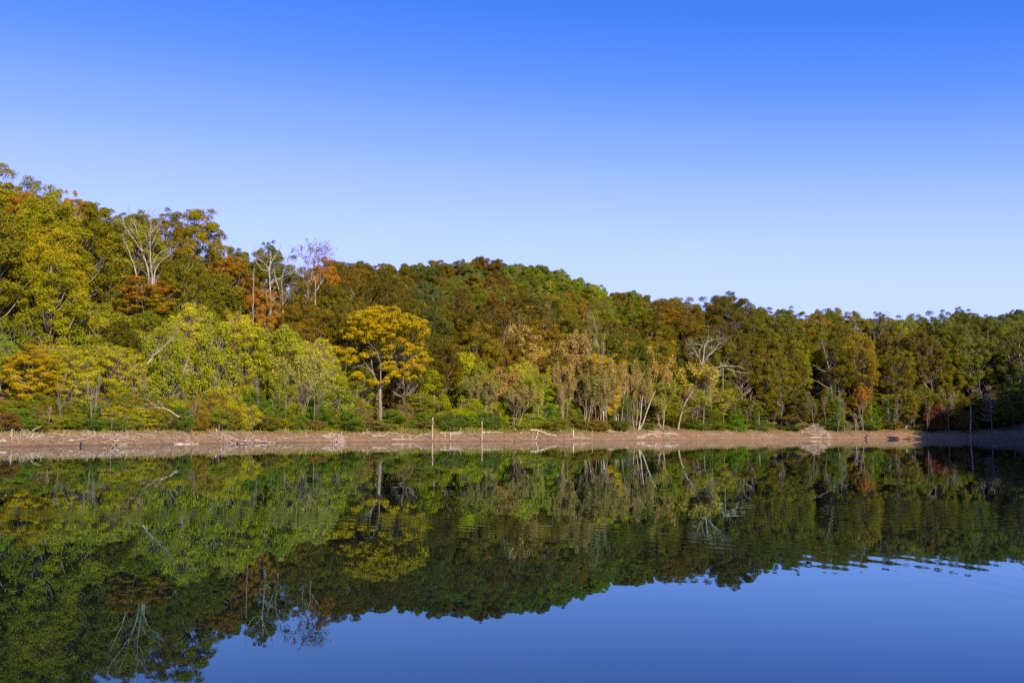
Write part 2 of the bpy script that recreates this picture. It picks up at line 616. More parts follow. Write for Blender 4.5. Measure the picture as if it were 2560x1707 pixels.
# ------------------------------------------------------------------ tree models
LIB = {}


def limb_to(r, a, b, r0, r1, sag=.12):
    a, b = np.asarray(a, float), np.asarray(b, float)
    m = (a + b) / 2
    L = np.linalg.norm(b - a)
    m = m + np.array([(b[0] - a[0]) * .12, (b[1] - a[1]) * .12, -sag * L * .6]) + r.normal(0, L * .05, 3)
    P = smooth_path([a, m, b], 7, r, L * .012)
    return P, np.linspace(r0, r1, 7)


def make_broadleaf(key, seed, H=17., R=5.3, cb=.28, ncl=75, per=95, leaf=.25, flat=.62, airy=0., trunk_r=.26, lean=0.,
                   bark=None, one_mesh=False, dome=1.0, crad=(.16, .27), mess=.3):
    r = np.random.default_rng(seed)
    zc = (cb + 1) / 2 * H
    hz = (1 - cb) / 2 * H
    cen, rad = [], []
    ph = r.uniform(0, 6, 4)
    while len(cen) < ncl:
        d = r.normal(0, 1, 3)
        d /= np.linalg.norm(d)
        if d[2] < -.75: continue
        th = atan2(d[1], d[0])
        lump = 1 + mess * (.5 * sin(2 * th + ph[0]) + .4 * sin(3 * th + 3 * d[2] + ph[1]) + .35 * sin(5 * th - 4 * d[2] + ph[2]))
        lump = min(max(lump, .6), 1.16)
        q = (.5 + .5 * r.random() ** .5) * lump * .88
        w = (1 - .30 * max(0, -d[2])) * (1 if d[2] > 0 else 1.05)
        p = np.array([d[0] * R * w * q, d[1] * R * w * q, zc + d[2] * hz * q * dome])
        cr = R * r.uniform(*crad)
        if any(np.linalg.norm((p - c) / np.array([1, 1, .8])) < (cr + k) * .48 for c, k in zip(cen, rad)) and r.random() < .75: continue
        if p[2] + cr * flat > H: p[2] = H - cr * flat
        cen.append(p)
        rad.append(cr)
    cen = np.array(cen)
    axis = np.array([0, 0, zc - hz * .35])
    paths = []
    top = np.array([lean * H + r.normal(0, .4), r.normal(0, .4), H * .86])
    tp = smooth_path([(0, 0, -1.0), (0, 0, H * .15), (lean * H * .4, 0, H * .45), top], 12, r, .07)
    tr = trunk_r * np.linspace(1.15, .15, 12) ** .9
    tr[0] *= 1.35
    tr[1] *= 1.1
    paths.append((tp, tr))
    order = r.permutation(len(cen))
    for k in order[:int(len(cen) * .62)]:
        c = cen[k]
        zz = max(cb * H * .75, c[2] - np.hypot(c[0], c[1]) * r.uniform(.6, 1.1))
        i = int(np.clip(np.interp(zz, tp[:, 2], np.arange(12)), 2, 10))
        paths.append(limb_to(r, tp[i], c, max(tr[i] * .42, .045), .02))
        if airy > 0:
            for _ in range(int(2 + airy * 4)):
                e = c + r.normal(0, rad[k] * .7, 3) + np.array([0, 0, rad[k] * .3])
                paths.append(limb_to(r, (tp[i] + c) / 2 + r.normal(0, .2, 3), e, .028, .012, .02))
    bark = bark or M_BARK
    tm = tube_mesh(key + '_trunk', paths, bark)
    cm = crown_mesh(key + '_crown', r, cen, rad, per, leaf, M_LEAF, axis, flat, .3, .45)
    LIB.setdefault(key, []).append(dict(trunk=tm, crown=cm, H=H, R=R))


for s in range(6):
    make_broadleaf('oak', 100 + s, cb=.04, R=5.6, ncl=190, per=520, leaf=.098, mess=.38, crad=(.09, .21), flat=.8)
for s in range(4):
    make_broadleaf('tall_oak', 150 + s, H=19, R=5.2, cb=.20, ncl=165, per=500, leaf=.098, flat=.8, mess=.42, trunk_r=.26, airy=.2, bark=M_BARK, crad=(.09, .21))
for s in range(3):
    make_broadleaf('maple', 200 + s, H=13, R=5.2, cb=.02, ncl=190, per=520, leaf=.095, flat=.6, mess=.35, crad=(.09, .2))
for s in range(5):
    make_broadleaf('yellow', 300 + s, H=13, R=4.4, cb=.0, ncl=180, per=400, leaf=.085, flat=.75, airy=.9, trunk_r=.13, crad=(.11, .23),
                   bark=M_TWIG, lean=.06 * (s - 2), mess=.5)
for s in range(4):
    make_broadleaf('shrub', 400 + s, H=4.0, R=2.6, cb=-.15, ncl=80, per=640, leaf=.068, flat=.7, airy=.3, trunk_r=.05, crad=(.18, .3),
                   bark=M_TWIG, mess=.5)
for s in range(4):
    make_broadleaf('far', 500 + s, H=16, R=5.6, cb=.05, ncl=110, per=230, leaf=.17, flat=.7, trunk_r=.3, crad=(.18, .3), mess=.3)


make_broadleaf('big', 550, H=26, R=9, cb=.02, ncl=330, per=330, leaf=.10, mess=.4, crad=(.06, .15), flat=.7, trunk_r=.4)


def make_twiggy(key, seed, H=13., R=4.2, leaves=900, levels=4, kids=4, multi=1, leafsz=.15, spread=.55):
    r = np.random.default_rng(seed)
    out = []
    for k in range(multi):
        a = r.uniform(0, 2 * pi)
        d = np.array([cos(a) * .3 * (multi > 1), sin(a) * .3 * (multi > 1), 1])
        branches(r, (cos(a) * .2 * (multi > 1), sin(a) * .2 * (multi > 1), -.8), d, H * .72, .11 / multi ** .4, levels, kids, spread, .5, .09, out, .58, .35)
    P = np.concatenate([o[0] for o in out])
    sc = H / P[:, 2].max()
    rr = np.quantile(np.hypot(P[:, 0], P[:, 1]), .96)
    k = R / rr
    S = np.array([k, k, sc])
    paths = [(o[0] * S, np.maximum(o[1], .014)) for o in out]
    tm = tube_mesh(key + '_trunk', paths, M_TWIG)
    tips = np.concatenate([p[0][1:] for p, o in zip(paths, out) if o[2] <= 1])
    C = tips[r.integers(0, len(tips), leaves)] + r.normal(0, .22, (leaves, 3))
    A = np.stack([r.random(leaves), r.random(leaves), C[:, 2] / H], 1)
    V, F = leaf_quads(C, r.normal(0, 1, (leaves, 3)) + [0, -.3, .5], leafsz * r.uniform(.6, 1.3, leaves), r)
    cm = mesh_np(key + '_crown', V, F, [M_LEAF], A)
    LIB.setdefault(key, []).append(dict(trunk=tm, crown=cm, H=H, R=R))


for s in range(4):
    make_twiggy('twiggy', 600 + s, leaves=14000, multi=3 + s % 2 * 2, leafsz=.12)
for s in range(3):
    make_twiggy('sapling', 650 + s, H=7, R=1.5, leaves=130, levels=3, kids=4, leafsz=.09, spread=.6)


def make_cedar(key, seed, H=7., R=2.0):
    r = np.random.default_rng(seed)
    paths = [(smooth_path([(0, 0, -.6), (0, 0, H * .5), (.1, 0, H * .98)], 8, r, .02), np.linspace(.14, .02, 8))]
    cen, rad = [], []
    z = .25
    while z < H:
        t = z / H
        rr = R * (min(1, t / .16 + .45)) * (1 - t) ** .72 + .12
        n = max(2, int(rr * 6.5))
        for k in range(n):
            a = r.uniform(0, 2 * pi)
            q = rr * r.uniform(.45, 1.08)
            cen.append((cos(a) * q, sin(a) * q, z + r.normal(0, .12)))
            rad.append(.42 * (.6 + .6 * (1 - t)))
            if r.random() < .4: paths.append(limb_to(r, (0, 0, z - .2), cen[-1], .03, .012))
        z += .33
    cen = np.array(cen)
    tm = tube_mesh(key + '_trunk', paths, M_BARK)
    cm = crown_mesh(key + '_crown', r, cen, np.array(rad), 420, .085, M_LEAF, np.array([0, 0, H * .3]), .9, .35, .2, .4)
    LIB.setdefault(key, []).append(dict(trunk=tm, crown=cm, H=H, R=R))


for s in range(3): make_cedar('cedar', 700 + s)


def make_vine(key, seed, H=9., R=1.7):
    """a dead trunk wholly draped in climbing vine: a leaning leafy column with hanging curtains"""
    r = np.random.default_rng(seed)
    cen, rad = [], []
    for k in range(110):
        t = r.random()
        w = R * (.55 + .55 * sin(pi * min(1, t * .8 + .25)) + .15 * sin(9 * t + seed))
        a = r.uniform(0, 2 * pi)
        cen.append((cos(a) * w * r.random() ** .5 + .5 * sin(2 * t), sin(a) * w * r.random() ** .5, H * (.04 + .9 * t)))
        rad.append(r.uniform(.4, .75))
    paths = [(smooth_path([(0, 0, -.6), (.3, 0, H * .5), (.2, .2, H)], 9, r, .05), np.linspace(.2, .04, 9))]
    for k in range(14):
        c = cen[k]
        paths.append(limb_to(r, (0, 0, c[2] * .8), c, .04, .015))
    tm = tube_mesh(key + '_trunk', paths, M_BARK)
    cm = crown_mesh(key + '_crown', r, np.array(cen), np.array(rad), 460, .09, M_LEAF, np.array([0, 0, H * .4]), 1.15, .1, .5)
    LIB.setdefault(key, []).append(dict(trunk=tm, crown=cm, H=H, R=R))


for s in range(2): make_vine('vine', 750 + s)


def make_feather(key, seed, H=7., R=1.9):
    """a leafless conifer: straight stem, many level twigs that turn up at the tips"""
    r = np.random.default_rng(seed)
    paths = [(smooth_path([(0, 0, -.6), (0, 0, H * .5), (0, 0, H)], 8, r, .02), np.linspace(.1, .015, 8))]
    z = H * .22
    while z < H * .98:
        t = z / H
        a = r.uniform(0, 2 * pi)
        L = R * (1 - t) ** .8 * r.uniform(.7, 1.1) + .1
        e = np.array([cos(a) * L, sin(a) * L, z + .15 * L])
        P, q = limb_to(r, (0, 0, z), e, .028, .012, .25)
        paths.append((P, q))
        for _ in range(3):
            k = r.integers(2, 6)
            paths.append(limb_to(r, P[k], P[k] + np.array([cos(a) * .3, sin(a) * .3, .25]) * r.uniform(.5, 1.2) + r.normal(0, .12, 3), .014, .01, .05))
        z += .055
    LIB.setdefault(key, []).append(dict(trunk=tube_mesh(key + '_trunk', paths, M_TWIG), crown=None, H=H, R=R))


make_feather('feather', 770)


def make_bare(key, seed, H=14., R=3.2, levels=3, kids=4, mat=None, spread=.5, r0=.15):
    r = np.random.default_rng(seed)
    out = branches(r, (0, 0, -.8), (0.03, 0, 1), H * .8, r0, levels, kids, spread, .55, .09, None, .55, .3)
    P = np.concatenate([o[0] for o in out])
    S = np.array([R / np.quantile(np.hypot(P[:, 0], P[:, 1]), .97)] * 2 + [H / P[:, 2].max()])
    paths = [(o[0] * S, np.maximum(o[1], .016)) for o in out]
    LIB.setdefault(key, []).append(dict(trunk=tube_mesh(key + '_trunk', paths, mat or M_PALE), crown=None, H=H, R=R))


for s in range(4): make_bare('bare', 800 + s)
for s in range(3): make_bare('thin_bare', 820 + s, H=9, R=1.3, levels=3, kids=4, spread=.6, r0=.085)

# ------------------------------------------------------------------ placing
REG = []          # every placed tree or bush, for labels
KA = 1.04          # albedo per linear lit picture value


def lin(c):
    return tuple(((v / 255) / 12.92 if v <= 10 else (((v / 255) + .055) / 1.055) ** 2.4) for v in c)


def albedo(c):
    a = [min(max(v * k, .002), .7) for v, k in zip(lin(c), (1.055 * KA, 1.04 * KA, (.36 if c[2] < 48 else .75) * KA))]
    return tuple(a)


NAMES = dict(big=('maple_tree', 'tree'), oak=('oak_tree', 'tree'), tall_oak=('oak_tree', 'tree'), maple=('maple_tree', 'tree'), yellow=('shoreline_tree', 'tree'),
             shrub=('shrub', 'shrub'), far=('hillside_tree', 'tree'), twiggy=('twiggy_tree', 'tree'), sapling=('sapling', 'sapling'),
             cedar=('cedar_tree', 'cedar'), vine=('vine_covered_tree', 'tree'), feather=('leafless_conifer', 'tree'),
             bare=('bare_tree', 'bare tree'), thin_bare=('bare_sapling', 'bare sapling'))


def place(key, x, ytop, Y, wpx=None, col=(110, 100, 30), aut=0., label=None, group=None, var=None, wood=(1, 1, 1), hmin=1.2, rot=None,
          wf=1.0, disp=True):
    """stand a tree on the ground at depth Y under pixel x so that it is as tall as ytop says"""
    if disp: x, ytop, wpx = x * SC, ytop * SC, (wpx * SC if wpx else None)
    v = LIB[key][(var if var is not None else random.randrange(99)) % len(LIB[key])]
    top = at(x, ytop, Y)
    X = top[0]
    g = ground(X, Y)
    h = max(top[2] - g, hmin)
    sz = h / v['H']
    w = (wpx / FPX * Y / 2) if wpx else v['R'] * sz * wf
    sx = w / v['R']
    nm, cat = NAMES[key]
    if key == 'far':
        root = link(nm, v['crown'])
        parts = []
    else:
        root = bpy.data.objects.new(nm, None)
        COL.objects.link(root)
        root.empty_display_size = .5
    root.location = (X, Y, g - .05)
    root.rotation_euler = (0, 0, rot if rot is not None else random.uniform(0, 2 * pi))
    root.scale = (sx, sx, sz)
    c = (*albedo(col), aut)
    if key == 'far':
        root.color = c
    else:
        t = link('trunk', v['trunk'], root)
        t.color = (*((1.55, 1.42, 1.25) if key == 'yellow' else wood), 1)
        if v['crown'] is not None:
            k = link('crown' if key != 'shrub' else 'foliage', v['crown'], root)
            k.color = c
            if key == 'vine': k.name = 'vine_leaves'
    root['category'] = cat
    if group: root['group'] = group
    if label: root['label'] = label
    REG.append(dict(o=root, key=key, x=x, y=ytop, w=w * 2 * FPX / Y, h=h * FPX / Y, Y=Y, X=X, col=col, aut=aut, hero=bool(label), rad=w))
    return root


def traced(name, cat, label, Y, limbs, ox, oy, s, mat, twigs=3, tl=1.0, seed=1, group=None, base=True, wood=(1, 1, 1), rs=1.0, depth=.5,
           leaves=0, col=(120, 100, 30), aut=0.):
    r = np.random.default_rng(seed)
    P3 = []
    for li, (pl, r0, r1) in enumerate(limbs):
        slope = r.uniform(-1, 1) * depth if li else 0
        p0 = np.array(pl[0], float)
        pts = []
        for q in pl:
            dd = np.linalg.norm(np.array(q) - p0) * s / FPX * Y
            pts.append(at(ox + q[0] * s, oy + q[1] * s, Y + slope * dd * .8))
        if (li == 0 and base is not False) or base == 'all' or (isinstance(base, tuple) and li in base):
            b = pts[0].copy()
            g = ground(b[0], b[1])
            if b[2] > g:
                b[2] = g - .4
                pts = [b, (b + pts[0]) / 2 + np.array([.05, 0, 0])] + pts
            else:
                pts[0][2] = g - .3
        P3.append((pts, r0, r1))
    root_p = np.array(P3[0][0][0])
    root_p[2] = ground(root_p[0], root_p[1])
    paths = []
    for pts, r0, r1 in P3:
        n = max(6, len(pts) * 3)
        Q = smooth_path(np.array(pts) - root_p, n, r, .03)
        R = np.linspace(r0, r1, n) * rs
        paths.append((Q, R))
        L = np.linalg.norm(Q[-1] - Q[0])
        for _ in range(int(twigs * L / 2 + 1) if twigs else 0):
            k = r.integers(n // 3, n)
            d = Q[min(k + 1, n - 1)] - Q[max(k - 1, 0)]
            d = d / (np.linalg.norm(d) + 1e-6) + r.normal(0, .55, 3)
            o = branches(r, Q[k], d, tl * r.uniform(.6, 1.4), max(R[k] * .4, .022), 1, 3, .5, .2, .12)
            paths += [(q[0], np.maximum(q[1], .014)) for q in o]
    root = bpy.data.objects.new(name, None)
    COL.objects.link(root)
    root.location = root_p
    root['category'] = cat
    root['label'] = label
    if group: root['group'] = group
    t = link('trunk', tube_mesh(name + '_wood', paths, mat), root)
    t.color = (*wood, 1)
    if leaves:
        tips = np.concatenate([p[0][2:] for p in paths])
        C = tips[r.integers(0, len(tips), leaves)] + r.normal(0, .3, (leaves, 3))
        V, F = leaf_quads(C, r.normal(0, 1, (leaves, 3)) + [0, -.4, .5], .16 * r.uniform(.6, 1.3, leaves), r)
        k = link('crown', mesh_np(name + '_leaves', V, F, [M_LEAF], np.stack([r.random(leaves)] * 2 + [r.random(leaves)], 1)), root)
        k.color = (*albedo(col), aut)
    return root


# ---- hand-placed trees.  x, y are pixels of a 2352-wide copy of the photograph, Y metres from the camera
def Yd(x, d): return shore(x * SC) + d


FAN = [([(610, 1480), (590, 1330), (520, 1130), (470, 960), (420, 800), (400, 650), (340, 520), (280, 430)], .2, .04),
       ([(490, 1040), (380, 890), (290, 740), (190, 690)], .09, .03),
       ([(410, 820), (330, 700), (250, 580)], .08, .03), ([(380, 890), (250, 680), (150, 560), (110, 380)], .07, .025),
       ([(680, 1480), (650, 1250), (625, 1000), (640, 700), (640, 560), (680, 300)], .2, .03),
       ([(625, 900), (580, 820), (545, 700)], .07, .03), ([(650, 700), (740, 590), (850, 460)], .08, .03),
       ([(660, 930), (720, 780), (800, 600), (850, 480)], .07, .025), ([(680, 1010), (770, 870), (830, 740)], .06, .02),
       ([(640, 500), (600, 400), (550, 300)], .05, .02), ([(710, 1470), (740, 1320), (860, 1220), (970, 1110), (1110, 980)], .13, .04),
       ([(690, 1250), (760, 1110), (920, 1000), (1080, 940), (1050, 880)], .08, .025)]
traced('bare_tree', 'bare tree', 'tall dead tree with pale limbs fanned out above the round orange maple', 148, FAN, 290, 490, .1339, M_PALE,
       2.2, 1.3, 11, base=(4, 10), rs=1.0)
traced('bare_tree', 'bare tree', 'smaller leaning dead tree just left of the fan-limbed pale tree', 147,
       [([(390, 1550), (370, 1400), (320, 1260), (270, 1120), (230, 980), (190, 900), (120, 800)], .17, .03),
        ([(350, 1270), (430, 1130), (460, 1080)], .06, .02), ([(310, 1330), (210, 1210)], .05, .02), ([(390, 1450), (490, 1270)], .06, .02)],
       290, 490, .1339, M_PALE, 2.5, 1., 12)
k7 = 1 / 7.35
traced('bare_tree', 'bare tree', 'white dead tree with forked stem standing among orange foliage', 166,
       [([(850, 1740), (850, 1560), (852, 1260), (830, 1150), (830, 950), (850, 870), (900, 790), (990, 670)], .26, .05),
        ([(850, 870), (860, 760), (860, 650)], .08, .03), ([(830, 990), (760, 890), (690, 830), (600, 750)], .12, .03),
        ([(760, 890), (820, 810)], .06, .02), ([(850, 1260), (900, 1170), (915, 1150)], .14, .08),
        ([(860, 1250), (950, 1180), (1060, 1140), (1120, 1080), (1250, 1040), (1380, 1045)], .13, .03),
        ([(830, 800), (760, 660)], .06, .02), ([(830, 1010), (700, 1000), (640, 900), (580, 840), (570, 790), (600, 750)], .07, .025),
        ([(830, 1660), (790, 1560), (770, 1400), (830, 1330)], .13, .04), ([(850, 1600), (930, 1500), (1000, 1480)], .08, .03)],
       560, 540, k7, M_PALE, 3, 1.3, 13)
traced('bare_tree', 'bare tree', 'greyish dead tree crossing the white forked dead tree on its right side', 171,
       [([(1080, 1600), (1060, 1300), (1040, 1180), (1080, 1070), (1140, 900), (1160, 760), (1220, 690)], .19, .03),
        ([(1040, 1180), (960, 1160), (900, 1060), (850, 1010)], .08, .03), ([(1000, 1350), (960, 1180), (930, 1100), (930, 960), (1020, 870), (1040, 810)], .1, .025),
        ([(1070, 1060), (1150, 960), (1210, 880)], .06, .02), ([(1070, 1180), (1150, 1130), (1210, 1090)], .05, .02),
        ([(1060, 1460), (1130, 1400), (1220, 1385), (1290, 1440)], .06, .02)],
       560, 540, k7, M_PALE, 4, 1.2, 14, wood=(.82, .8, .78))
traced('bare_tree', 'bare tree', 'short pale dead stem left of the white forked dead tree', 165,
       [([(540, 1320), (545, 1180), (555, 960)], .11, .04), ([(545, 1180), (470, 1140)], .05, .02)], 560, 540, k7, M_PALE, 2, .8, 15)
traced('bare_tree', 'bare tree', 'slim dead tree with wine-red twig tips on the skyline beside the orange maple', 176,
       [([(1540, 1560), (1540, 1200), (1545, 880), (1580, 700), (1600, 630)], .17, .02), ([(1530, 1520), (1440, 1390), (1310, 1290)], .08, .02),
        ([(1500, 1360), (1420, 1250)], .06, .02), ([(1560, 1220), (1630, 1130), (1600, 1050), (1700, 800), (1790, 620)], .08, .02),
        ([(1545, 900), (1450, 780), (1420, 700)], .06, .015), ([(1580, 900), (1680, 760), (1720, 650)], .06, .015), ([(1600, 1000), (1780, 820), (1860, 700)], .06, .015)],
       560, 540, k7, M_PALE, 9, 1.6, 16, leaves=700, col=(132, 68, 38), aut=0)
traced('bare_tree', 'bare tree', 'small pale twin-stemmed dead tree in front of the bright orange maple', 172,
       [([(1680, 1440), (1690, 1250), (1680, 1060), (1620, 1030)], .12, .03), ([(1690, 1380), (1750, 1280), (1830, 1160)], .08, .02),
        ([(1770, 1250), (1780, 1090), (1810, 1040)], .06, .02)], 560, 540, k7, M_PALE, 2.5, .9, 17)
kc = .12755
traced('bare_tree', 'bare tree', 'white dead tree with wide basket-shaped crown against dark woods', 216,
       [([(440, 720), (500, 600), (600, 470), (720, 370), (800, 290)], .16, .04), ([(500, 610), (620, 490), (740, 390), (820, 370)], .1, .03),
        ([(435, 700), (470, 520), (470, 380), (540, 260), (640, 215), (770, 220)], .14, .03), ([(545, 260), (555, 80)], .06, .02),
        ([(425, 710), (350, 560), (310, 470), (230, 350), (150, 310)], .13, .03), ([(310, 470), (200, 500)], .07, .02),
        ([(440, 350), (340, 320), (200, 290)], .06, .02), ([(415, 700), (380, 580), (375, 430), (440, 360)], .09, .03),
        ([(360, 750), (300, 600), (260, 560), (190, 600)], .08, .02), ([(470, 300), (430, 250)], .05, .02)],
       1700, 820, kc, M_PALE, 3.5, 1.4, 18, rs=1.1)
traced('broken_tree', 'bare tree', 'broken dark trunk with pale snapped limbs reaching sideways over the cedars', 221,
       [([(842, 1000), (840, 900), (845, 745)], .05, .06), ([(530, 860), (680, 790), (800, 745), (980, 740), (1140, 750), (1270, 800)], .1, .05),
        ([(870, 745), (1000, 830), (1100, 855), (1240, 870), (1350, 890)], .1, .03), ([(800, 740), (800, 660)], .06, .03),
        ([(880, 740), (930, 640), (985, 560)], .06, .02), ([(1050, 860), (1100, 970)], .06, .02), ([(600, 990), (680, 940), (750, 850), (838, 800)], .11, .07),
        ([(690, 940), (850, 915)], .07, .05), ([(840, 1420), (760, 1320), (745, 1280)], .08, .03)],
       1700, 820, kc, M_PALE, 1.2, .9, 19, rs=1.05)
traced('bare_tree', 'bare tree', 'pinkish dead trunk with three side limbs above the dark cedar on the right', 243,
       [([(862, 860), (850, 720), (820, 580), (790, 480)], .2, .05), ([(845, 720), (800, 700), (750, 685)], .09, .03), ([(845, 840), (780, 800), (710, 765)], .09, .03),
        ([(838, 690), (860, 640), (870, 600)], .08, .03), ([(820, 590), (835, 540), (810, 500)], .05, .02)],
       1800, 700, .3231, M_PALE, 1.5, 1.4, 20, wood=(1, .86, .76))
# trunk and limbs of the big golden tree, then its crown
kq = .12755
GOLD = [([(870, 2440), (865, 2200), (860, 1840)], .3, .24), ([(860, 1860), (740, 1560), (690, 1300), (660, 1050), (650, 950), (560, 870), (440, 840)], .17, .03),
        ([(740, 1560), (640, 1400), (540, 1260), (430, 1080), (370, 950)], .11, .03), ([(720, 1500), (560, 1380), (330, 1345), (150, 1360)], .1, .02),
        ([(865, 1850), (880, 1480), (860, 1250), (800, 1060), (660, 930)], .14, .03), ([(885, 1500), (960, 1380), (1060, 1240), (1180, 1050)], .1, .03),
        ([(870, 1850), (1000, 1560), (1060, 1480), (1180, 1350), (1330, 1150), (1400, 1030), (1530, 800), (1620, 650)], .16, .03),
        ([(1080, 1200), (1080, 890), (1060, 680)], .08, .02), ([(1060, 1480), (1300, 1420), (1500, 1400), (1640, 1480)], .07, .02),
        ([(1180, 1350), (1500, 1180), (1700, 1130)], .06, .02)]
gold = traced('golden_tree', 'tree', 'broad golden-yellow tree with pale spreading limbs in the middle of the shore', 157, GOLD, 840, 740, kq,
              M_PALE, 3.5, 1.2, 21, wood=(.62, .55, .48))


def traced_crown(root, Y, blobs, ox, oy, s, per, leaf, col, aut, seed, depth, sub=.95):
    """crown built from boughs: each blob (px, py, rx, ry) becomes an ellipsoid of clumps with real depth"""
    r = np.random.default_rng(seed)
    cen, rad = [], []
    base = np.array(root.location)
    for bx, by, rx, ry in blobs:
        n = int(rx * ry / 1500) + 3
        for _ in range(n):
            d = r.normal(0, 1, 3)
            d /= np.linalg.norm(d)
            q = r.random() ** .4
            p = at(ox + (bx + d[0] * rx * q) * s, oy + (by - d[2] * ry * q) * s, Y)
            off = d[1] * depth * q * min(1, rx / 300)
            p = at(ox + (bx + d[0] * rx * q) * s, oy + (by - d[2] * ry * q) * s, Y + off)
            cen.append(p - base)
            rad.append(sub * r.uniform(.7, 1.25))
    me = crown_mesh('golden_crown', r, np.array(cen), np.array(rad), per, leaf, M_LEAF, np.array([0, 0, 8.]), .6, .3, .35)
    k = link('crown', me, root)
    k.color = (*albedo(col), aut)


traced_crown(gold, 157, [(950, 400, 480, 200), (520, 480, 330, 180), (1450, 560, 330, 170), (950, 700, 500, 230), (330, 700, 230, 170), (1680, 700, 150, 130),
                         (700, 850, 170, 90), (1000, 1000, 130, 100), (1280, 780, 150, 170), (1400, 1120, 140, 100), (1000, 1380, 170, 120), (-60, 1330, 190, 80), (1550, 950, 200, 130), (500, 850, 200, 100), (1650, 1400, 150, 90), (800, 600, 300, 200), (300, 1250, 140, 80), (200, 1120, 190, 90), (1700, 1200, 170, 110), (620, 1130, 150, 80), (1180, 1500, 170, 80), (420, 1570, 190, 70), (1450, 1560, 170, 70),
                         (60, 1050, 110, 70), (1480, 1330, 230, 80), (720, 1700, 130, 60), (960, 1640, 120, 80), (1020, 1120, 60, 100), (330, 480, 160, 90)],
             840, 740, kq, 420, .095, (168, 144, 22), .03, 31, 4.6, .58)


# the row of shore trees and bushes (front to back is given by d, metres inland of the water line)
def sh(key, x, y, d, w, col, aut, label, **k): return place(key, x, y, Yd(x, d), w, col, aut, label, **k)


G1, G2, G3, G4 = (126, 132, 28), (160, 155, 34), (90, 112, 22), (140, 145, 45)
YG, LIME, GOLDY, TAN, OLV = (168, 162, 46), (156, 158, 28), (196, 165, 24), (160, 134, 74), (118, 108, 30)
sh('maple', 335, 636, 43, 175, (132, 126, 20), .44, 'round-topped maple turning orange below the fan-limbed dead tree', var=0)
sh('maple', 525, 576, 52, 125, (125, 100, 20), .30, 'tall russet-orange maple left of the white forked dead tree', var=1)
sh('maple', 610, 650, 40, 95, (150, 118, 20), .45, 'narrow orange maple at the foot of the white forked dead tree', var=2)
sh('maple', 752, 588, 62, 78, (170, 80, 15), .80, 'bright orange maple on the skyline right of the red-tipped dead tree', var=0)
sh('maple', 690, 665, 52, 90, (140, 96, 20), .42, 'orange-red maple between the two groups of dead trees', var=1)
sh('maple', 575, 625, 50, 70, (140, 96, 20), .42, 'orange maple glimpsed behind the short pale dead stem', var=2)
sh('maple', 62, 425, 50, 110, (120, 105, 20), .42, 'orange-tinged crown on the skyline at the far left', var=1)
sh('maple', 165, 437, 56, 75, (140, 105, 20), .45, 'thin orange-topped tree breaking the skyline on the upper left', var=2)
sh('maple', 335, 720, 34, 150, (122, 126, 18), .05, 'green maple directly under the round orange maple', var=2)
sh('maple', 80, 790, 17, 150, (160, 138, 14), .24, 'low golden-yellow tree at the left end of the shore', var=0)
sh('yellow', 5, 770, 22, 90, (120, 140, 25), .05, 'yellow-green tree cut by the left edge of the picture', var=1)
sh('big', 25, 560, 36, 190, (132, 124, 14), 0, 'huge green spreading crown at the left edge', rot=0)
sh('big', 90, 640, 33, 150, (122, 116, 14), 0, 'layered olive crown right below the huge left-edge crown', rot=2.2)
sh('shrub', 155, 800, 24, 120, G1, 0, 'grey-green bushy tree right of the golden tree on the left')
sh('yellow', 262, 788, 20, 140, G2, 0, 'drooping yellow-green tree above the left brambles', var=0)
sh('yellow', 345, 770, 24, 90, G1, 0, 'dim green tree behind the slanting white branch', var=2)
sh('yellow', 440, 695, 24, 120, YG, 0, 'tall pale yellow tree with a white leaning trunk', var=3)
sh('yellow', 545, 720, 22, 140, YG, 0, 'rounded pale yellow tree with slender twin trunks', var=1)
sh('yellow', 650, 745, 25, 110, LIME, 0, 'lime-yellow tree under the orange and dead trees', var=2)
sh('yellow', 725, 770, 20, 110, YG, 0, 'pale lime tree left of the big golden tree', var=4)
sh('oak', 735, 705, 38, 130, (118, 122, 28), 0, 'olive-green round tree up behind the pale lime trees', var=3)
sh('twiggy', 690, 800, 13, 130, (150, 145, 60), 0, 'grey twiggy willow-like tree left of the big golden tree', var=1)
sh('twiggy', 640, 850, 12, 90, (130, 135, 45), 0, 'half-bare tree leaning over the brambles', var=2)
sh('shrub', 800, 815, 22, 110, G4, 0, 'grey-green bushy tree just left of the golden trunk')
sh('shrub', 760, 880, 13, 110, (115, 125, 45), 0, 'feathery grey-green bush between the twiggy tree and the golden tree')
sh('oak', 860, 800, 33, 130, (104, 98, 26), 0, 'olive tree half hidden behind the left side of the golden tree', var=2)
sh('oak', 955, 795, 34, 120, (100, 92, 24), 0, 'olive tree half hidden behind the right side of the golden tree', var=4)
sh('vine', 1000, 848, 18, 66, (134, 136, 24), 0, 'bright vine-draped column right of the golden tree', var=0)
sh('vine', 1062, 808, 22, 66, (160, 158, 40), 0, 'paler vine-draped column, second right of the golden tree', var=1)
sh('shrub', 1130, 860, 19, 80, (104, 136, 22), 0, 'fresh green bushy tree right of the two vine columns')
sh('yellow', 1205, 828, 19, 95, (165, 165, 30), 0, 'yellow-green tree right of the two vine columns', var=2)
sh('yellow', 1268, 865, 16, 90, (150, 160, 18), 0, 'bright lime bushy tree left of the bare thicket', var=0)
sh('yellow', 1110, 815, 30, 70, (170, 150, 40), .1, 'yellow-tinged tree behind the paler vine column', var=3)
sh('twiggy', 1165, 735, 33, 150, TAN, 0, 'wide tan half-bare tree right of the golden tree', var=0)
sh('twiggy', 1230, 790, 26, 120, (170, 140, 70), .05, 'tan thin-leaved tree in front of the wide tan tree', var=2)
sh('twiggy', 1310, 755, 30, 130, TAN, 0, 'tan half-bare tree left of the tall white snag', var=3)
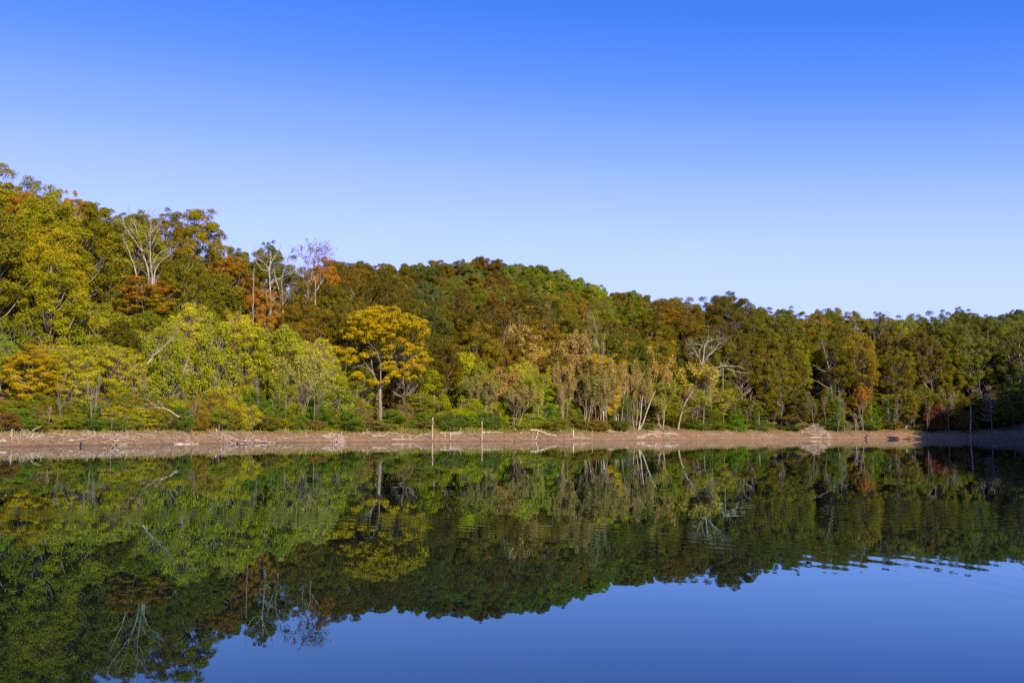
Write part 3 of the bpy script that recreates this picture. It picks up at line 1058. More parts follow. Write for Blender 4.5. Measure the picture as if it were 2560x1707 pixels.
sh('twiggy', 1335, 800, 20, 120, (150, 125, 65), 0, 'brown twiggy tree around the tall white snag', var=1)
sh('yellow', 1388, 806, 18, 115, (178, 150, 24), .08, 'mustard-yellow tree right of the tall white snag', var=4)
sh('twiggy', 1400, 790, 27, 110, (170, 130, 60), .2, 'rusty tan tree behind the mustard-yellow tree', var=0)
sh('twiggy', 1482, 795, 20, 110, (168, 138, 70), 0, 'tall tan brushy tree over the white V-shaped trunks', var=2)
sh('twiggy', 1450, 840, 15, 90, (165, 135, 50), .05, 'tan tree just left of the white V-shaped trunks', var=1)
sh('oak', 1520, 850, 18, 100, (105, 118, 24), 0, 'olive-green tree between the V-shaped trunks and the pale brushy tree', var=2)
sh('twiggy', 1580, 822, 14, 150, (168, 152, 62), 0, 'big pale rounded brushy tree with a leaning white trunk', var=3)
sh('twiggy', 1610, 870, 12, 100, (150, 142, 48), 0, 'low brushy tree right of the leaning white trunk', var=0)
sh('cedar', 1632, 850, 17, 50, (76, 102, 18), 0, 'dark green cedar under the white basket-crowned tree')
sh('cedar', 1628, 918, 11, 90, (96, 112, 26), 0, 'wide low cedar at the foot of the pale brushy tree')
sh('cedar', 1690, 922, 9, 56, (88, 122, 18), 0, 'small rounded cedar, first right of the pale brushy tree')
sh('cedar', 1742, 932, 9, 66, (86, 104, 22), 0, 'broad low cedar, second right of the pale brushy tree')
sh('cedar', 1912, 884, 14, 50, (66, 100, 20), 0, 'tall dark cedar above the brush pile')
sh('cedar', 2000, 905, 12, 52, (88, 116, 18), 0, 'bright green cedar right of the brush pile')
sh('cedar', 2040, 915, 13, 56, (88, 104, 26), 0, 'dull green cedar right of the bright green cedar')
sh('cedar', 2318, 860, 13, 90, (74, 104, 14), 0, 'shaggy green cedar at the far right of the shore')
sh('cedar', 2300, 800, 27, 80, (70, 95, 22), 0, 'tall blue-green pine-like tree at the far right')
sh('cedar', 2348, 820, 20, 80, (74, 92, 20), 0, 'dark conifer cut by the right edge of the picture')
sh('maple', 1980, 880, 17, 46, (180, 120, 20), .55, 'little orange tree between the two right-hand cedars', var=1)
sh('shrub', 2150, 925, 10, 60, (112, 62, 44), .05, 'dull red bush in the shade on the right')
sh('maple', 2195, 722, 70, 52, (120, 50, 30), .42, 'dark red crown high on the right skyline', var=0)
sh('oak', 2205, 700, 72, 76, (70, 95, 40), 0, 'dark airy oak standing above the right skyline', var=1)
sh('maple', 1225, 690, 78, 62, (170, 80, 15), .78, 'orange maple high in the woods above the wide tan tree', var=1)
sh('maple', 1288, 678, 92, 50, (150, 75, 25), .6, 'rust-orange maple right of the high orange maple', var=2)
sh('maple', 1345, 730, 55, 48, (130, 75, 30), .42, 'small rust-red crown behind the tall white snag', var=0)
sh('shrub', 1345, 905, 18, 50, (125, 78, 42), .05, 'little brick-red bush beside the bare thicket')
sh('oak', 1515, 688, 58, 150, (114, 88, 26), .04, 'big bronze-brown oak left of the tall skyline oak', var=4)
sh('tall_oak', 1678, 668, 48, 120, (96, 86, 28), .02, 'tall open-topped oak breaking the skyline right of centre', var=1)
sh('oak', 1015, 690, 42, 120, (98, 86, 22), .02, 'dense brown-olive oak right of the golden crown', var=0)
sh('oak', 620, 548, 66, 110, (90, 96, 24), 0, 'thin green oak on the skyline above the white forked dead tree', var=1)
sh('oak', 428, 590, 60, 120, (112, 104, 22), 0, 'olive oak filling the gap right of the fan-limbed dead tree', var=2)
sh('oak', 490, 640, 58, 110, (104, 98, 22), 0, 'dim olive oak behind the tall russet-orange maple', var=0)
sh('oak', 478, 665, 44, 90, (110, 104, 22), 0, 'small olive oak low in front of the dim olive oak', var=5)
sh('oak', 245, 600, 54, 130, (118, 108, 24), 0, 'olive oak left of the smaller leaning dead tree', var=4)
sh('oak', 380, 640, 57, 100, (108, 100, 22), 0, 'low olive oak just behind the round orange-topped maple', var=1)
sh('oak', 455, 470, 58, 150, (132, 120, 16), .04, 'yellow-green oak forming the skyline right of the fan-limbed tree', var=5)
sh('oak', 315, 482, 58, 120, (124, 112, 18), .06, 'yellow-olive oak on the skyline above the fan-limbed tree', var=3)
sh('maple', 1170, 625, 330, 66, (122, 138, 26), 0, 'lighter yellow-green crown near the top of the distant hill', var=1)

# bare stems: (kind, x, top, d, width)
for a in [('bare', 1150, 735, 28, 60, 'pale bare tree with kinked limbs inside the wide tan tree'),
          ('bare', 1188, 715, 34, 46, 'snapped bare snag pointing above the wide tan tree'),
          ('bare', 1258, 700, 48, 66, 'forked bare tree above the yellow-green shore trees'),
          ('bare', 1345, 695, 24, 60, 'tall white snag rising through the brown thicket'),
          ('thin_bare', 1376, 725, 24, 30, 'slim bare stem right beside the tall white snag'),
          ('bare', 1322, 840, 15, 70, 'grey crooked bare tree left of the tall white snag'),
          ('thin_bare', 92, 930, 10, 30, 'twin-stemmed bare sapling at the left end of the bank'),
          ('thin_bare', 115, 925, 10, 26, 'second bare sapling from the left on the bank'),
          ('thin_bare', 143, 905, 12, 26, 'third bare sapling from the left on the bank'),
          ('thin_bare', 256, 945, 8, 30, 'short bare sapling between the left brambles'),
          ('bare', 408, 790, 19, 70, 'white trunk with a slanting limb under the tall pale yellow tree'),
          ('bare', 527, 800, 18, 60, 'pale twin trunk under the rounded pale yellow tree'),
          ('thin_bare', 690, 870, 9, 46, 'wavy pale trunk at the bank left of the golden tree'),
          ('thin_bare', 722, 860, 9, 46, 'pair of pale stems at the bank left of the golden tree'),
          ('thin_bare', 1150, 830, 15, 26, 'straight bare trunk between the lime trees'),
          ('thin_bare', 1175, 850, 17, 26, 'thinner straight bare trunk right of the first one'),
          ('thin_bare', 1296, 900, 14, 26, 'bare pole left of the thicket'),
          ('thin_bare', 1312, 890, 15, 26, 'second bare pole in the thicket'),
          ('thin_bare', 1330, 905, 14, 24, 'third bare pole in the thicket'),
          ('thin_bare', 1392, 900, 12, 34, 'pale trunk under the mustard-yellow tree'),
          ('thin_bare', 1440, 905, 10, 26, 'thin pale trunk left of the V-shaped trunks'),
          ('thin_bare', 1513, 900, 12, 26, 'thin upright stem right of the V-shaped trunks'),
          ('thin_bare', 1868, 900, 8, 40, 'leaning grey sapling on top of the brush pile'),
          ('thin_bare', 1921, 925, 6, 34, 'small bare sapling right of the brush pile'),
          ('thin_bare', 1938, 885, 5, 26, 'tallest straight sapling right of the brush pile'),
          ('thin_bare', 1962, 945, 3, 40, 'bushy bare sapling leaning over the right shore'),
          ('thin_bare', 1981, 915, 6, 26, 'slim white stem in front of the bright green cedar'),
          ('thin_bare', 2126, 905, 5, 30, 'pale stem with a leaning twin at the edge of the shade'),
          ('thin_bare', 2177, 915, 6, 40, 'forked bare trunk in the shaded right shore'),
          ('thin_bare', 2056, 930, 9, 40, 'thin bare tree right of the dull green cedar'),
          ('bare', 1030, 800, 30, 50, 'dark-shaded pale trunk between the vine columns'),
          ('bare', 1900, 730, 40, 70, 'light-limbed bare tree in the right-hand oaks'),
          ('bare', 2000, 715, 45, 110, 'grey leafless crown near the right skyline'),
          ('bare', 2085, 720, 50, 70, 'second grey leafless crown near the right skyline'),
          ('thin_bare', 105, 770, 22, 40, 'purplish bare twigs above the golden tree on the left')]:
    sh(a[0], a[1], a[2], a[3], a[4], TAN, 0, a[5], wood=((.85, .76, .66) if random.random() < .35 else (.55, .49, .43)))
for k_ in range(44):
    x = random.uniform(1090, 2340) if k_ < 34 else random.uniform(120, 760)
    hh = random.uniform(55, 150) if x < 1650 else random.uniform(40, 95)
    t_ = random.uniform(.45, .95)
    place('thin_bare', x, 985 - hh, Yd(x, random.uniform(8.5, 15)), random.uniform(16, 34), TAN, 0, wood=(t_, t_ * .9, t_ * .8), group='bare stems along the bank')
sh('feather', 2274, 885, 6, 66, TAN, 0, 'feathery leafless conifer in the shade at the far right')

# the white V-shaped trunks, leaning trunks and broken pole, traced
traced('bare_tree', 'bare tree', 'white V-shaped pair of trunks rising from the bank', Yd(1470, 9),
       [([(280, 1440), (300, 1330), (325, 1100), (340, 900), (375, 680)], .17, .08), ([(290, 1400), (380, 1230), (430, 1060), (490, 900), (560, 700), (620, 600)], .15, .06),
        ([(430, 960), (430, 740)], .05, .03), ([(335, 950), (290, 830)], .05, .03)], 1560, 900, .12755, M_PALE, 1, 1.2, 41, wood=(1, .93, .82))
traced('bare_tree', 'bare tree', 'leaning white trunk under the big pale brushy tree', Yd(1560, 9),
       [([(1065, 1370), (1080, 1220), (1120, 1080), (1140, 960), (1200, 840), (1290, 700), (1380, 560)], .18, .06),
        ([(1120, 1050), (1200, 1000), (1290, 920), (1450, 910)], .05, .02)], 1560, 900, .12755, M_PALE, 3, 1.3, 42, wood=(1, .92, .8))
traced('bare_tree', 'bare tree', 'thin kinked trunk left of the white V-shaped trunks', Yd(1440, 8),
       [([(215, 1440), (185, 1280), (165, 1080)], .08, .05)], 1560, 900, .12755, M_PALE, 0, 1, 43)
traced('snag', 'snag', 'snapped pale trunk standing in the shade at the right end of the bank', 230,
       [([(1368, 900), (1372, 750), (1375, 600), (1366, 380)], .17, .11), ([(1375, 760), (1330, 700)], .03, .02)], 2240, 960, k7, M_PALE, 0, 1, 44)
traced('bare_tree', 'bare tree', 'slanting white dead branch poking out of the leaves on the left', Yd(340, 16),
       [([(1235, 665), (1290, 645), (1350, 635), (1400, 560), (1480, 490), (1600, 380)], .12, .04), ([(1400, 560), (1420, 500)], .05, .02)],
       0, 740, .2721, M_PALE, 3, 1.2, 45, base=False)
traced('bare_tree', 'bare tree', 'white trunk leaning right below the tall pale yellow tree', Yd(408, 17),
       [([(1625, 920), (1650, 800), (1690, 690), (1730, 560)], .17, .08), ([(1690, 700), (1735, 670)], .07, .03)], 0, 740, .2721, M_PALE, 1, 1, 46)
traced('bare_tree', 'bare tree', 'bleached fallen treetop lying in the brambles on the left', Yd(375, 9),
       [([(1650, 1110), (1560, 1050), (1450, 1020), (1330, 1035), (1240, 1015)], .09, .03), ([(1450, 1020), (1360, 960), (1310, 940)], .05, .02),
        ([(1560, 1050), (1400, 1090), (1300, 1070)], .05, .02)], 0, 740, .2721, M_PALE, 6, 1.1, 47, base=False, wood=(1, .85, .7))

# ---- posts, stumps and driftwood on the bank (pixels of the full 2560-wide photograph)
def solid_log(name, cat, label, pts, r0, r1, mat, seed, group=None, wood=(1, 1, 1), stubs=2, sides=8, cap=True):
    r = np.random.default_rng(seed)
    pts = np.array(pts, float)
    base = pts[0].copy()
    n = max(8, len(pts) * 4)
    Q = smooth_path(pts - base, n, r, r0 * .25)
    R = np.linspace(r0, r1, n) * (1 + r.normal(0, .07, n))
    Q2 = np.vstack([Q[:1], Q, Q[-1:]])
    R2 = np.r_[R[0] * .05, R, R[-1] * .05]
    paths = [(Q2, R2)]
    L = np.linalg.norm(Q[-1] - Q[0])
    for _ in range(stubs):
        k = r.integers(2, n - 1)
        d = r.normal(0, 1, 3)
        d[2] = abs(d[2]) * .8
        o = branches(r, Q[k], d, min(L * .3, 1.0) * r.uniform(.5, 1.2), max(R[k] * .5, .02), 1, 2, .5, .1, .15)
        paths += [(q[0], np.maximum(q[1], .015)) for q in o]
    V, F = tubes(paths, sides)
    o = link(name, mesh_np(name, V, F, [mat], smooth=True))
    o.location = base
    o.color = (*wood, 1)
    return set_tag(o, label, cat, group)


def upright(name, cat, label, x, yt, yb, r0, r1, seed, mat=None, wood=(1, 1, 1), lean=0, stubs=0, group=None):
    b = ground_hit(x, yb)
    t = at(x + lean, yt, b[1])
    b2 = b.copy()
    b2[2] -= .4
    return solid_log(name, cat, label, [b2, b, (b + t) / 2 + np.array([.02, 0, 0]), t], r0, r1, mat or M_DRIFT, seed, group, wood, stubs)


upright('wooden_post', 'post', 'tallest weathered post standing at the water edge', 1081, 1043, 1099, .085, .07, 1, wood=(.9, .76, .62), lean=1)
upright('wooden_post', 'post', 'shorter weathered post at the water edge, right of the tallest', 1205, 1053, 1102, .08, .065, 2, wood=(.9, .76, .62))
for i, a in enumerate([(1289, 1070, 1077, .09, 'small pale stump on the grass right of the two posts', 1.1), (1411, 1077, 1108, .09, 'dark rotten stake at the waterline in the centre', .28),
                       (1433, 1074, 1093, .10, 'short pale stake right of the dark stake', 1.05), (1660, 1078, 1096, .17, 'thick split stump behind the crossed logs', .45),
                       (1480, 1073, 1099, .04, 'thin grey stake right of the short pale stake', .8), (1508, 1027, 1078, .10, 'broken white pole standing left of the kinked trunk', 1.1),
                       (1401, 1074, 1079, .09, 'tiny pale stump above the bank left of the dark stake', 1.), (1187, 1071, 1076, .08, 'tiny stump on the grass left of the shorter post', 1.05),
                       (50, 1077, 1108, .06, 'dark leaning stake near the left edge', .4), (29, 1072, 1100, .04, 'thin pale stake at the left edge', .9),
                       (1126, 1083, 1098, .06, 'crooked grey stick between the two posts', .9), (1222, 1088, 1103, .05, 'dark stick right of the shorter post', .35),
                       (1112, 1084, 1096, .08, 'mossy stub left of the crooked stick', .8), (542, 1072, 1080, .1, 'bleached stump tip at the bramble edge', 1.1),
                       (1265, 1087, 1093, .07, 'low knob on the orange bank', .6), (1287, 1098, 1103, .16, 'dark boulder-like root at the waterline', .3)]):
    upright('tree_stump' if a[3] > .075 else 'stake', 'stump' if a[3] > .075 else 'stake', a[4], a[0], a[1], a[2], a[3], a[3] * .75, 10 + i,
            wood=(a[5], a[5] * .9, a[5] * .8), lean=random.uniform(-2, 2), stubs=1 if a[3] < .07 else 0)
upright('tree_stump', 'stump', 'dark stump shaped like a sitting bird at the right waterline', 2165, 1085, 1097, .22, .08, 40, wood=(.12, .1, .1), lean=3, stubs=1)


def log(x1, y1, x2, y2, r, tone, label, mid=None, stubs=2, seed=0, lift=0.):
    a, b = ground_hit(x1, y1), ground_hit(x2, y2)
    pts = [a]
    for m in (mid or []):
        g = ground_hit(m[0], m[1])
        if len(m) > 2: g[2] += m[2]
        pts.append(g)
    pts.append(b)
    pts = [p + np.array([0, 0, r * .7 + lift]) for p in pts]
    w = (tone * .92, tone * .83, tone * .74)
    return solid_log('driftwood_log', 'driftwood', label, pts, r, r * .45, M_DRIFT, 900 + seed, 'driftwood along the bank', w, stubs)


LOGS = [(1123, 1085.5, 1156, 1084, .09, 1.1, 'short white log left of the shorter post'),
        (1207, 1083, 1258, 1083, .16, 1.12, 'thick bleached log touching the shorter post'),
        (1100, 1083, 1180, 1079.5, .07, 1.1, 'long thin pale log behind the two posts'),
        (1185, 1088, 1200, 1098, .06, .35, 'dark branch propped on the shorter post'),
        (1396, 1088, 1435, 1099, .07, .5, 'grey log sloping down right of the dark stake'),
        (1435, 1093, 1480, 1098, .08, .9, 'pale log lying low before the thin grey stake'),
        (1592, 1096, 1660, 1096, .09, 1.1, 'left crossed log with white bark', [(1625, 1088, .3)]),
        (1603, 1096, 1696, 1087, .08, 1.1, 'right crossed log with white bark', [(1640, 1086, .3)]),
        (1668, 1083, 1698, 1089, .1, 1.15, 'straight white log behind the crossed logs'),
        (1513, 1078, 1573, 1083, .06, 1.05, 'thin pale log above the centre-right bank'),
        (1519, 1054 + 22, 1540, 1057 + 22, .06, 1.1, 'pale branch at the foot of the broken white pole'),
        (52, 1085, 90, 1108, .06, 1.1, 'pale branch slanting down the left bank'),
        (174, 1103, 240, 1091, .06, 1.1, 'long curved pale branch on the left bank', [(212, 1099)]),
        (0, 1107, 22, 1106, .07, 1., 'grey log cut by the left edge'),
        (201, 1106, 215, 1116, .06, .3, 'dark log nosing into the water on the left'),
        (414, 1094, 436, 1108, .06, 1., 'left arm of the forked branch on the left bank'),
        (449, 1091, 436, 1109, .05, 1.05, 'upright arm of the forked branch on the left bank'),
        (436, 1110, 498, 1110, .07, 1.1, 'flat white log at the water below the forked branch'),
        (561, 1096, 631, 1109, .09, 1., 'long grey log sliding to the water', [(582, 1102)]),
        (638, 1102, 687, 1107, .08, 1.1, 'white log at the waterline right of the long grey log', [(654, 1106)]),
        (122, 1083, 169, 1088, .05, 1.05, 'thin twig log high on the left bank'),
        (340, 1085, 395, 1088, .05, 1., 'thin pale branch high on the left bank'),
        (807, 1091, 853, 1096, .11, 1., 'split grey log left of the golden tree', [(834, 1094)]),
        (905, 1084, 940, 1079, .07, 1.05, 'thin log pointing up below the golden tree'),
        (946, 1082, 997, 1084, .06, 1.1, 'thin straight log below the golden tree'),
        (932, 1090, 967, 1090, .08, 1.12, 'short white log below the golden tree'),
        (980, 1099, 1035, 1099, .07, 1.1, 'straight pale log near the water left of the tallest post'),
        (1038, 1096, 1073, 1086, .09, .9, 'curved branch leaning toward the tallest post', [(1057, 1086)]),
        (703, 1094, 731, 1099, .06, .95, 'small grey branch below the twiggy tree'),
        (837, 1105, 850, 1092, .05, 1., 'twisted root mass at the water left of the golden tree'),
        (856, 1091, 872, 1092, .05, .9, 'short dark-tipped stick on the brown bank'),
        (1865, 1073, 1882, 1077, .06, 1.1, 'small bleached stick below the broad low cedar'),
        (2026, 1094.5, 2075, 1094, .1, 1.1, 'white log at the foot of the brush pile'),
        (2290, 1082, 2350, 1086, .06, .8, 'grey branch in the shaded right bank'),
        (2335, 1083, 2354, 1087, .08, 1., 'pale forked stick in the shaded right bank'),
        (2480, 1081, 2502, 1082, .09, 1.1, 'pale log in the shade at the far right'),
        (2100, 1084, 2120, 1092, .05, .6, 'slanting dark branch among the right saplings'),
        (1760, 1083, 1800, 1087, .05, .95, 'thin grey branch on the bank below the cedars'),
        (1900, 1088, 1950, 1093, .05, .95, 'thin pale branch left of the brush pile'),
        (300, 1092, 340, 1104, .05, 1., 'fine forked twig left of the centre-left bank'),
        (1300, 1083, 1340, 1079, .06, 1., 'thin log left of the bent branch')]
for i, l in enumerate(LOGS):
    if l[0] < l[2]:
        log(l[0], l[1], l[2], l[3], l[4], l[5], l[6], l[7] if len(l) > 7 else None, seed=i, stubs=2 + i % 3)
    else:
        log(l[0], l[1], l[2], l[3], l[4], l[5], l[6], seed=i)
# the bent branch propped on a forked support
traced('fallen_branch', 'driftwood', 'long bent pale branch propped on a forked stick above the water', ground_hit(1340, 1098)[1],
       [([(1760, 590), (1775, 500), (1810, 420)], .09, .05), ([(1670, 400), (1790, 400), (1950, 460), (2060, 500), (2140, 505)], .09, .05), ([(1690, 520), (1750, 580)], .06, .03)],
       1100, 1020, k7, M_DRIFT, .6, .5, 61, wood=(1.15, 1.05, .95), depth=.1)


def brush_pile(label, x, yb, wpx, hpx, n, seed, tone=1.):
    r = np.random.default_rng(seed)
    b = ground_hit(x, yb)
    W, Hh = wpx / FPX * b[1] / 2, hpx / FPX * b[1]
    paths = []
    for _ in range(n):
        a = r.uniform(0, 2 * pi)
        q = r.random() ** .6
        c = np.array([cos(a) * W * q, sin(a) * 1.3 * q, 0])
        c[2] = Hh * (1 - q ** 1.6) * r.random() ** .6 + ground(b[0] + c[0], b[1] + c[1]) - b[2]
        d = r.normal(0, 1, 3) * [1, .6, .35]
        d /= np.linalg.norm(d)
        L = r.uniform(.5, 1.6)
        m = r.normal(0, .12, 3)
        paths.append((smooth_path([c - d * L / 2, c + m, c + d * L / 2], 5, r), np.linspace(1, .5, 5) * r.uniform(.015, .05)))
    V, F = tubes(paths, 4)
    o = link('brush_pile', mesh_np('brush_pile', V, F, [M_DRIFT]))
    o.location = b
    o.color = (tone, tone * .85, tone * .72, 1)
    return set_tag(o, label, 'brush pile')


brush_pile('big tangled heap of grey brush on the right bank', 2040, 1090, 80, 32, 420, 1, .95)
brush_pile('low heap of twigs at the water left of the golden tree', 840, 1102, 50, 14, 130, 2, .95)
brush_pile('loose heap of roots below the left bare sapling', 278, 1102, 46, 16, 120, 3, .8)
brush_pile('scattered brush at the water near the forked branch', 570, 1100, 80, 12, 150, 4, .8)
brush_pile('small twig heap behind the crossed logs', 1650, 1088, 50, 10, 90, 5, .95)
brush_pile('dark brush heap under the mustard-yellow tree', 1560, 1062, 60, 40, 160, 6, .4)

# the thick middle storey between the brambles and the slope
MT = [(0, 800), (110, 830), (200, 770), (300, 760), (400, 715), (480, 735), (560, 730), (640, 765), (720, 770), (790, 790), (860, 860), (960, 850),
      (1040, 835), (1120, 820), (1200, 800), (1290, 800), (1380, 820), (1460, 830), (1540, 850), (1640, 880), (1760, 900), (1900, 900), (2352, 900)]
for k_ in range(58):
    x = 12 + (k_ + random.random() * .9) * (2350 - 12) / 58
    yt = I(x, [m_[0] for m_ in MT], [m_[1] for m_ in MT]) + random.uniform(-12, 62)
    d = random.uniform(16, 29)
    if x < 760: key, c_ = random.choice([('yellow', (158, 152, 34)), ('yellow', (140, 142, 34)), ('yellow', (162, 154, 36)), ('shrub', (122, 126, 38)), ('maple', (128, 128, 26)), ('twiggy', (146, 130, 56))])
    elif x < 1640: key, c_ = random.choice([('yellow', (150, 142, 34)), ('yellow', (128, 132, 34)), ('twiggy', (156, 130, 64)), ('twiggy', (146, 126, 52)), ('shrub', (112, 116, 34)), ('twiggy', (166, 138, 70))])
    else:
        key, c_ = random.choice([('oak', (98, 92, 28)), ('shrub', (96, 98, 30)), ('maple', (108, 100, 28)), ('twiggy', (124, 106, 56))])
        d -= 4
    place(key, x * SC, yt * SC, Yd(x, d), (random.uniform(95, 150) if x < 1640 else random.uniform(75, 110)) * SC, c_, 0, disp=False, group='middle storey trees behind the bank')

# ---- bramble and bush row along the top of the bank
def bush_colour(x):
    pal = [(92, 112, 26), (114, 122, 34), (80, 102, 26), (132, 132, 34), (108, 104, 40), (148, 142, 30), (122, 104, 40)]
    if x < 120: pal = [(95, 125, 28), (110, 110, 30), (112, 84, 30)]
    if 800 < x < 980: pal = [(135, 128, 38), (150, 140, 25), (105, 120, 40), (120, 105, 48)]
    if 980 < x < 1300: pal = [(92, 118, 26), (128, 136, 24), (78, 98, 34), (142, 144, 24), (114, 112, 40)]
    if x > 1400: pal = [(100, 105, 34), (84, 98, 28), (112, 96, 38), (92, 110, 24)]
    if x > 2050: pal = [(95, 90, 30), (80, 82, 26), (105, 80, 34)]
    return pal[random.randrange(len(pal))]


xx = 8.0
while xx < 2350:
    dens = 40 if xx < 1340 else (62 if xx < 2050 else 75)
    for row in range(2 if xx < 1360 else 1):
        x = xx + random.uniform(-14, 14)
        ytop = I(x, [0, 150, 420, 560, 640, 780, 900, 980, 1100, 1340, 1450, 1700, 1900, 2100, 2352],
                 [935, 935, 915, 895, 930, 930, 938, 935, 925, 935, 955, 950, 940, 935, 930])
        ytop += random.uniform(-14, 22) + (18 if row == 0 else -8)
        d = (9.5 if row == 0 else 13.5) + random.uniform(-.8, 2)
        if row == 0 and 820 < x < 1330: ytop += 14
        if 1650 < x < 1778: continue
        place('shrub', x, ytop, Yd(x, d), random.uniform(62, 98) * (1 if x < 900 else .82), bush_colour(x), 0,
              group='bushes along the top of the bank')
    xx += dens

for k_ in range(15):      # brush on the crest of the left-hand slope
    x = 170 + k_ * 31 + random.uniform(-8, 8)
    Yk = I(x * SC, RA_X, RA_Y) - 3 + random.uniform(-3, 3)
    g_ = ground(at(x * SC, 800, Yk)[0], Yk)
    yt = to_px((at(x * SC, 800, Yk)[0], Yk, g_ + random.uniform(6, 8.5)))[1]
    place('shrub', x * SC, yt, Yk, 150, random.choice([(104, 100, 24), (96, 96, 24), (112, 104, 26)]), 0, disp=False, group='brush on the crest of the left slope')
for k_ in range(16):      # more bushes behind the brambles on the left
    x = 5 + k_ * 38 + random.uniform(-10, 10)
    place('shrub', x, random.uniform(895, 925), Yd(x, random.uniform(14.5, 19)), 105, random.choice([(112, 116, 28), (98, 106, 26), (126, 122, 32)]), 0, group='bushes along the top of the bank')
for k_ in range(12):      # wispy half-bare trees at the bank, centre to right
    x = 1100 + k_ * 46 + random.uniform(-14, 14)
    place('twiggy', x, random.uniform(825, 885) + max(0, x - 1450) * .12, Yd(x, random.uniform(9, 14)), random.uniform(62, 100),
          random.choice([(150, 128, 72), (138, 124, 64), (142, 138, 50), (140, 142, 46), (124, 118, 62)]), 0, wood=(1.5, 1.35, 1.2), group='wispy half-bare trees at the bank')
# saplings and young growth that fill the floor of the wood
for k_ in range(150):
    x = 10 + (k_ + random.random()) * 2340 / 150
    d = random.choice([26, 30, 34, 40] if x < 1360 else [16, 20, 25, 30, 36]) + random.uniform(-2, 2)
    Yk = Yd(x, d)
    g_ = ground(*at(x * SC, 1000, Yk)[:2])
    yt = to_px((at(x * SC, 1000, Yk)[0], Yk, g_ + random.uniform(3.5, 7.5)))[1]
    c_ = random.choice([(96, 104, 26), (88, 98, 26), (110, 106, 30), (84, 92, 24), (120, 118, 30), (105, 90, 32)]) if x > 1300 else \
        random.choice([(124, 126, 28), (108, 112, 26), (135, 130, 30), (98, 102, 26), (150, 142, 30)])
    place('shrub', x * SC, yt, Yk, random.uniform(95, 150) * 160 / Yk, c_, 0, disp=False, group='undergrowth on the floor of the wood')

# ---- the woods: rows of crowns filled from front to back, skipping those nobody can see
ANC = [(30, 470, 124, 118, 25, .1), (60, 520, 122, 122, 18, .05), (150, 560, 130, 122, 20, .08), (60, 700, 116, 124, 18, 0), (200, 620, 122, 114, 24, .06),
       (200, 720, 88, 88, 24, 0), (260, 520, 124, 114, 28, 0), (420, 500, 130, 115, 20, .08), (480, 560, 122, 112, 24, 0), (620, 570, 90, 95, 25, 0),
       (480, 650, 116, 110, 22, .2), (820, 640, 105, 90, 25, .05), (880, 660, 95, 85, 25, 0), (1020, 720, 95, 85, 20, .03), (940, 650, 112, 94, 26, 0),
       (1000, 620, 92, 96, 44, 0), (1150, 610, 100, 102, 44, 0), (1130, 625, 100, 80, 40, 0), (1230, 625, 96, 102, 42, 0), (1280, 650, 92, 98, 42, 0),
       (1350, 665, 94, 98, 40, .05), (1420, 680, 96, 100, 40, 0), (1200, 680, 112, 95, 28, .1), (1250, 720, 105, 92, 26, .1), (1330, 720, 108, 88, 28, .05),
       (1400, 730, 88, 88, 25, 0), (1450, 700, 104, 88, 28, .0), (1600, 720, 106, 88, 26, .02), (1600, 790, 85, 78, 25, 0), (1700, 740, 92, 80, 26, .04),
       (1760, 800, 104, 90, 26, .03), (1830, 740, 90, 92, 28, 0), (1900, 750, 104, 86, 26, .03), (1950, 830, 102, 88, 25, .04), (2050, 760, 96, 80, 36, 0),
       (2130, 730, 84, 96, 28, 0), (2250, 770, 88, 88, 32, 0), (2310, 800, 84, 82, 28, 0), (2200, 850, 104, 94, 36, 0), (2100, 860, 112, 108, 26, 0),
       (1800, 880, 112, 96, 28, .05), (900, 800, 90, 85, 25, 0), (300, 850, 90, 100, 25, 0), (2330, 718, 70, 86, 58, 0)]


def wood_colour(x, y):
    d = sorted(((x - a[0]) ** 2 + ((y - a[1]) * 1.5) ** 2, a) for a in ANC)[:3]
    a = random.choice([d[0][1], d[0][1], d[1][1], d[2][1]])
    k = random.uniform(.84, 1.16)
    g = random.uniform(.96, 1.06)
    r_, g_ = a[2] * k / g, a[3] * k * g
    r_ = max(r_, g_ * (1.03 if x < 850 else .98 if y > 655 else .92))
    if x > 1250: r_, g_ = r_ * 1.10, g_ * 1.13
    return (r_, g_, a[4] * k * random.uniform(.8, 1.2)), max(0, a[5] + random.uniform(-.06, .04))


cover = np.full(2720, 1100.0)


def covers(t):
    c0, c1 = int(t['x'] - t['w'] * .33) + 80, int(t['x'] + t['w'] * .33) + 80
    return max(c0, 0), min(c1, 2719)


front = sorted([t for t in REG if not (t['hero'] and t['key'] == 'maple') and t['key'] not in ('bare', 'thin_bare', 'feather', 'sapling', 'twiggy', 'yellow')], key=lambda t: t['Y'])
rowsY = []
Y = 95.0
cands = []
while Y < 700:
    step = 7.2 if Y < 300 else 12.5 if Y < 520 else 16
    xp = -60.0
    while xp < 2640:
        stepx = (7.4 if Y < 300 else 9.5 if Y < 520 else 12) / Y * 2610
        X_ = xp + random.uniform(-.32, .32) * stepx
        Yj = Y + random.uniform(-.4, .4) * step
        cands.append((Yj, X_))
        xp += stepx
    Y += step
cands.sort()
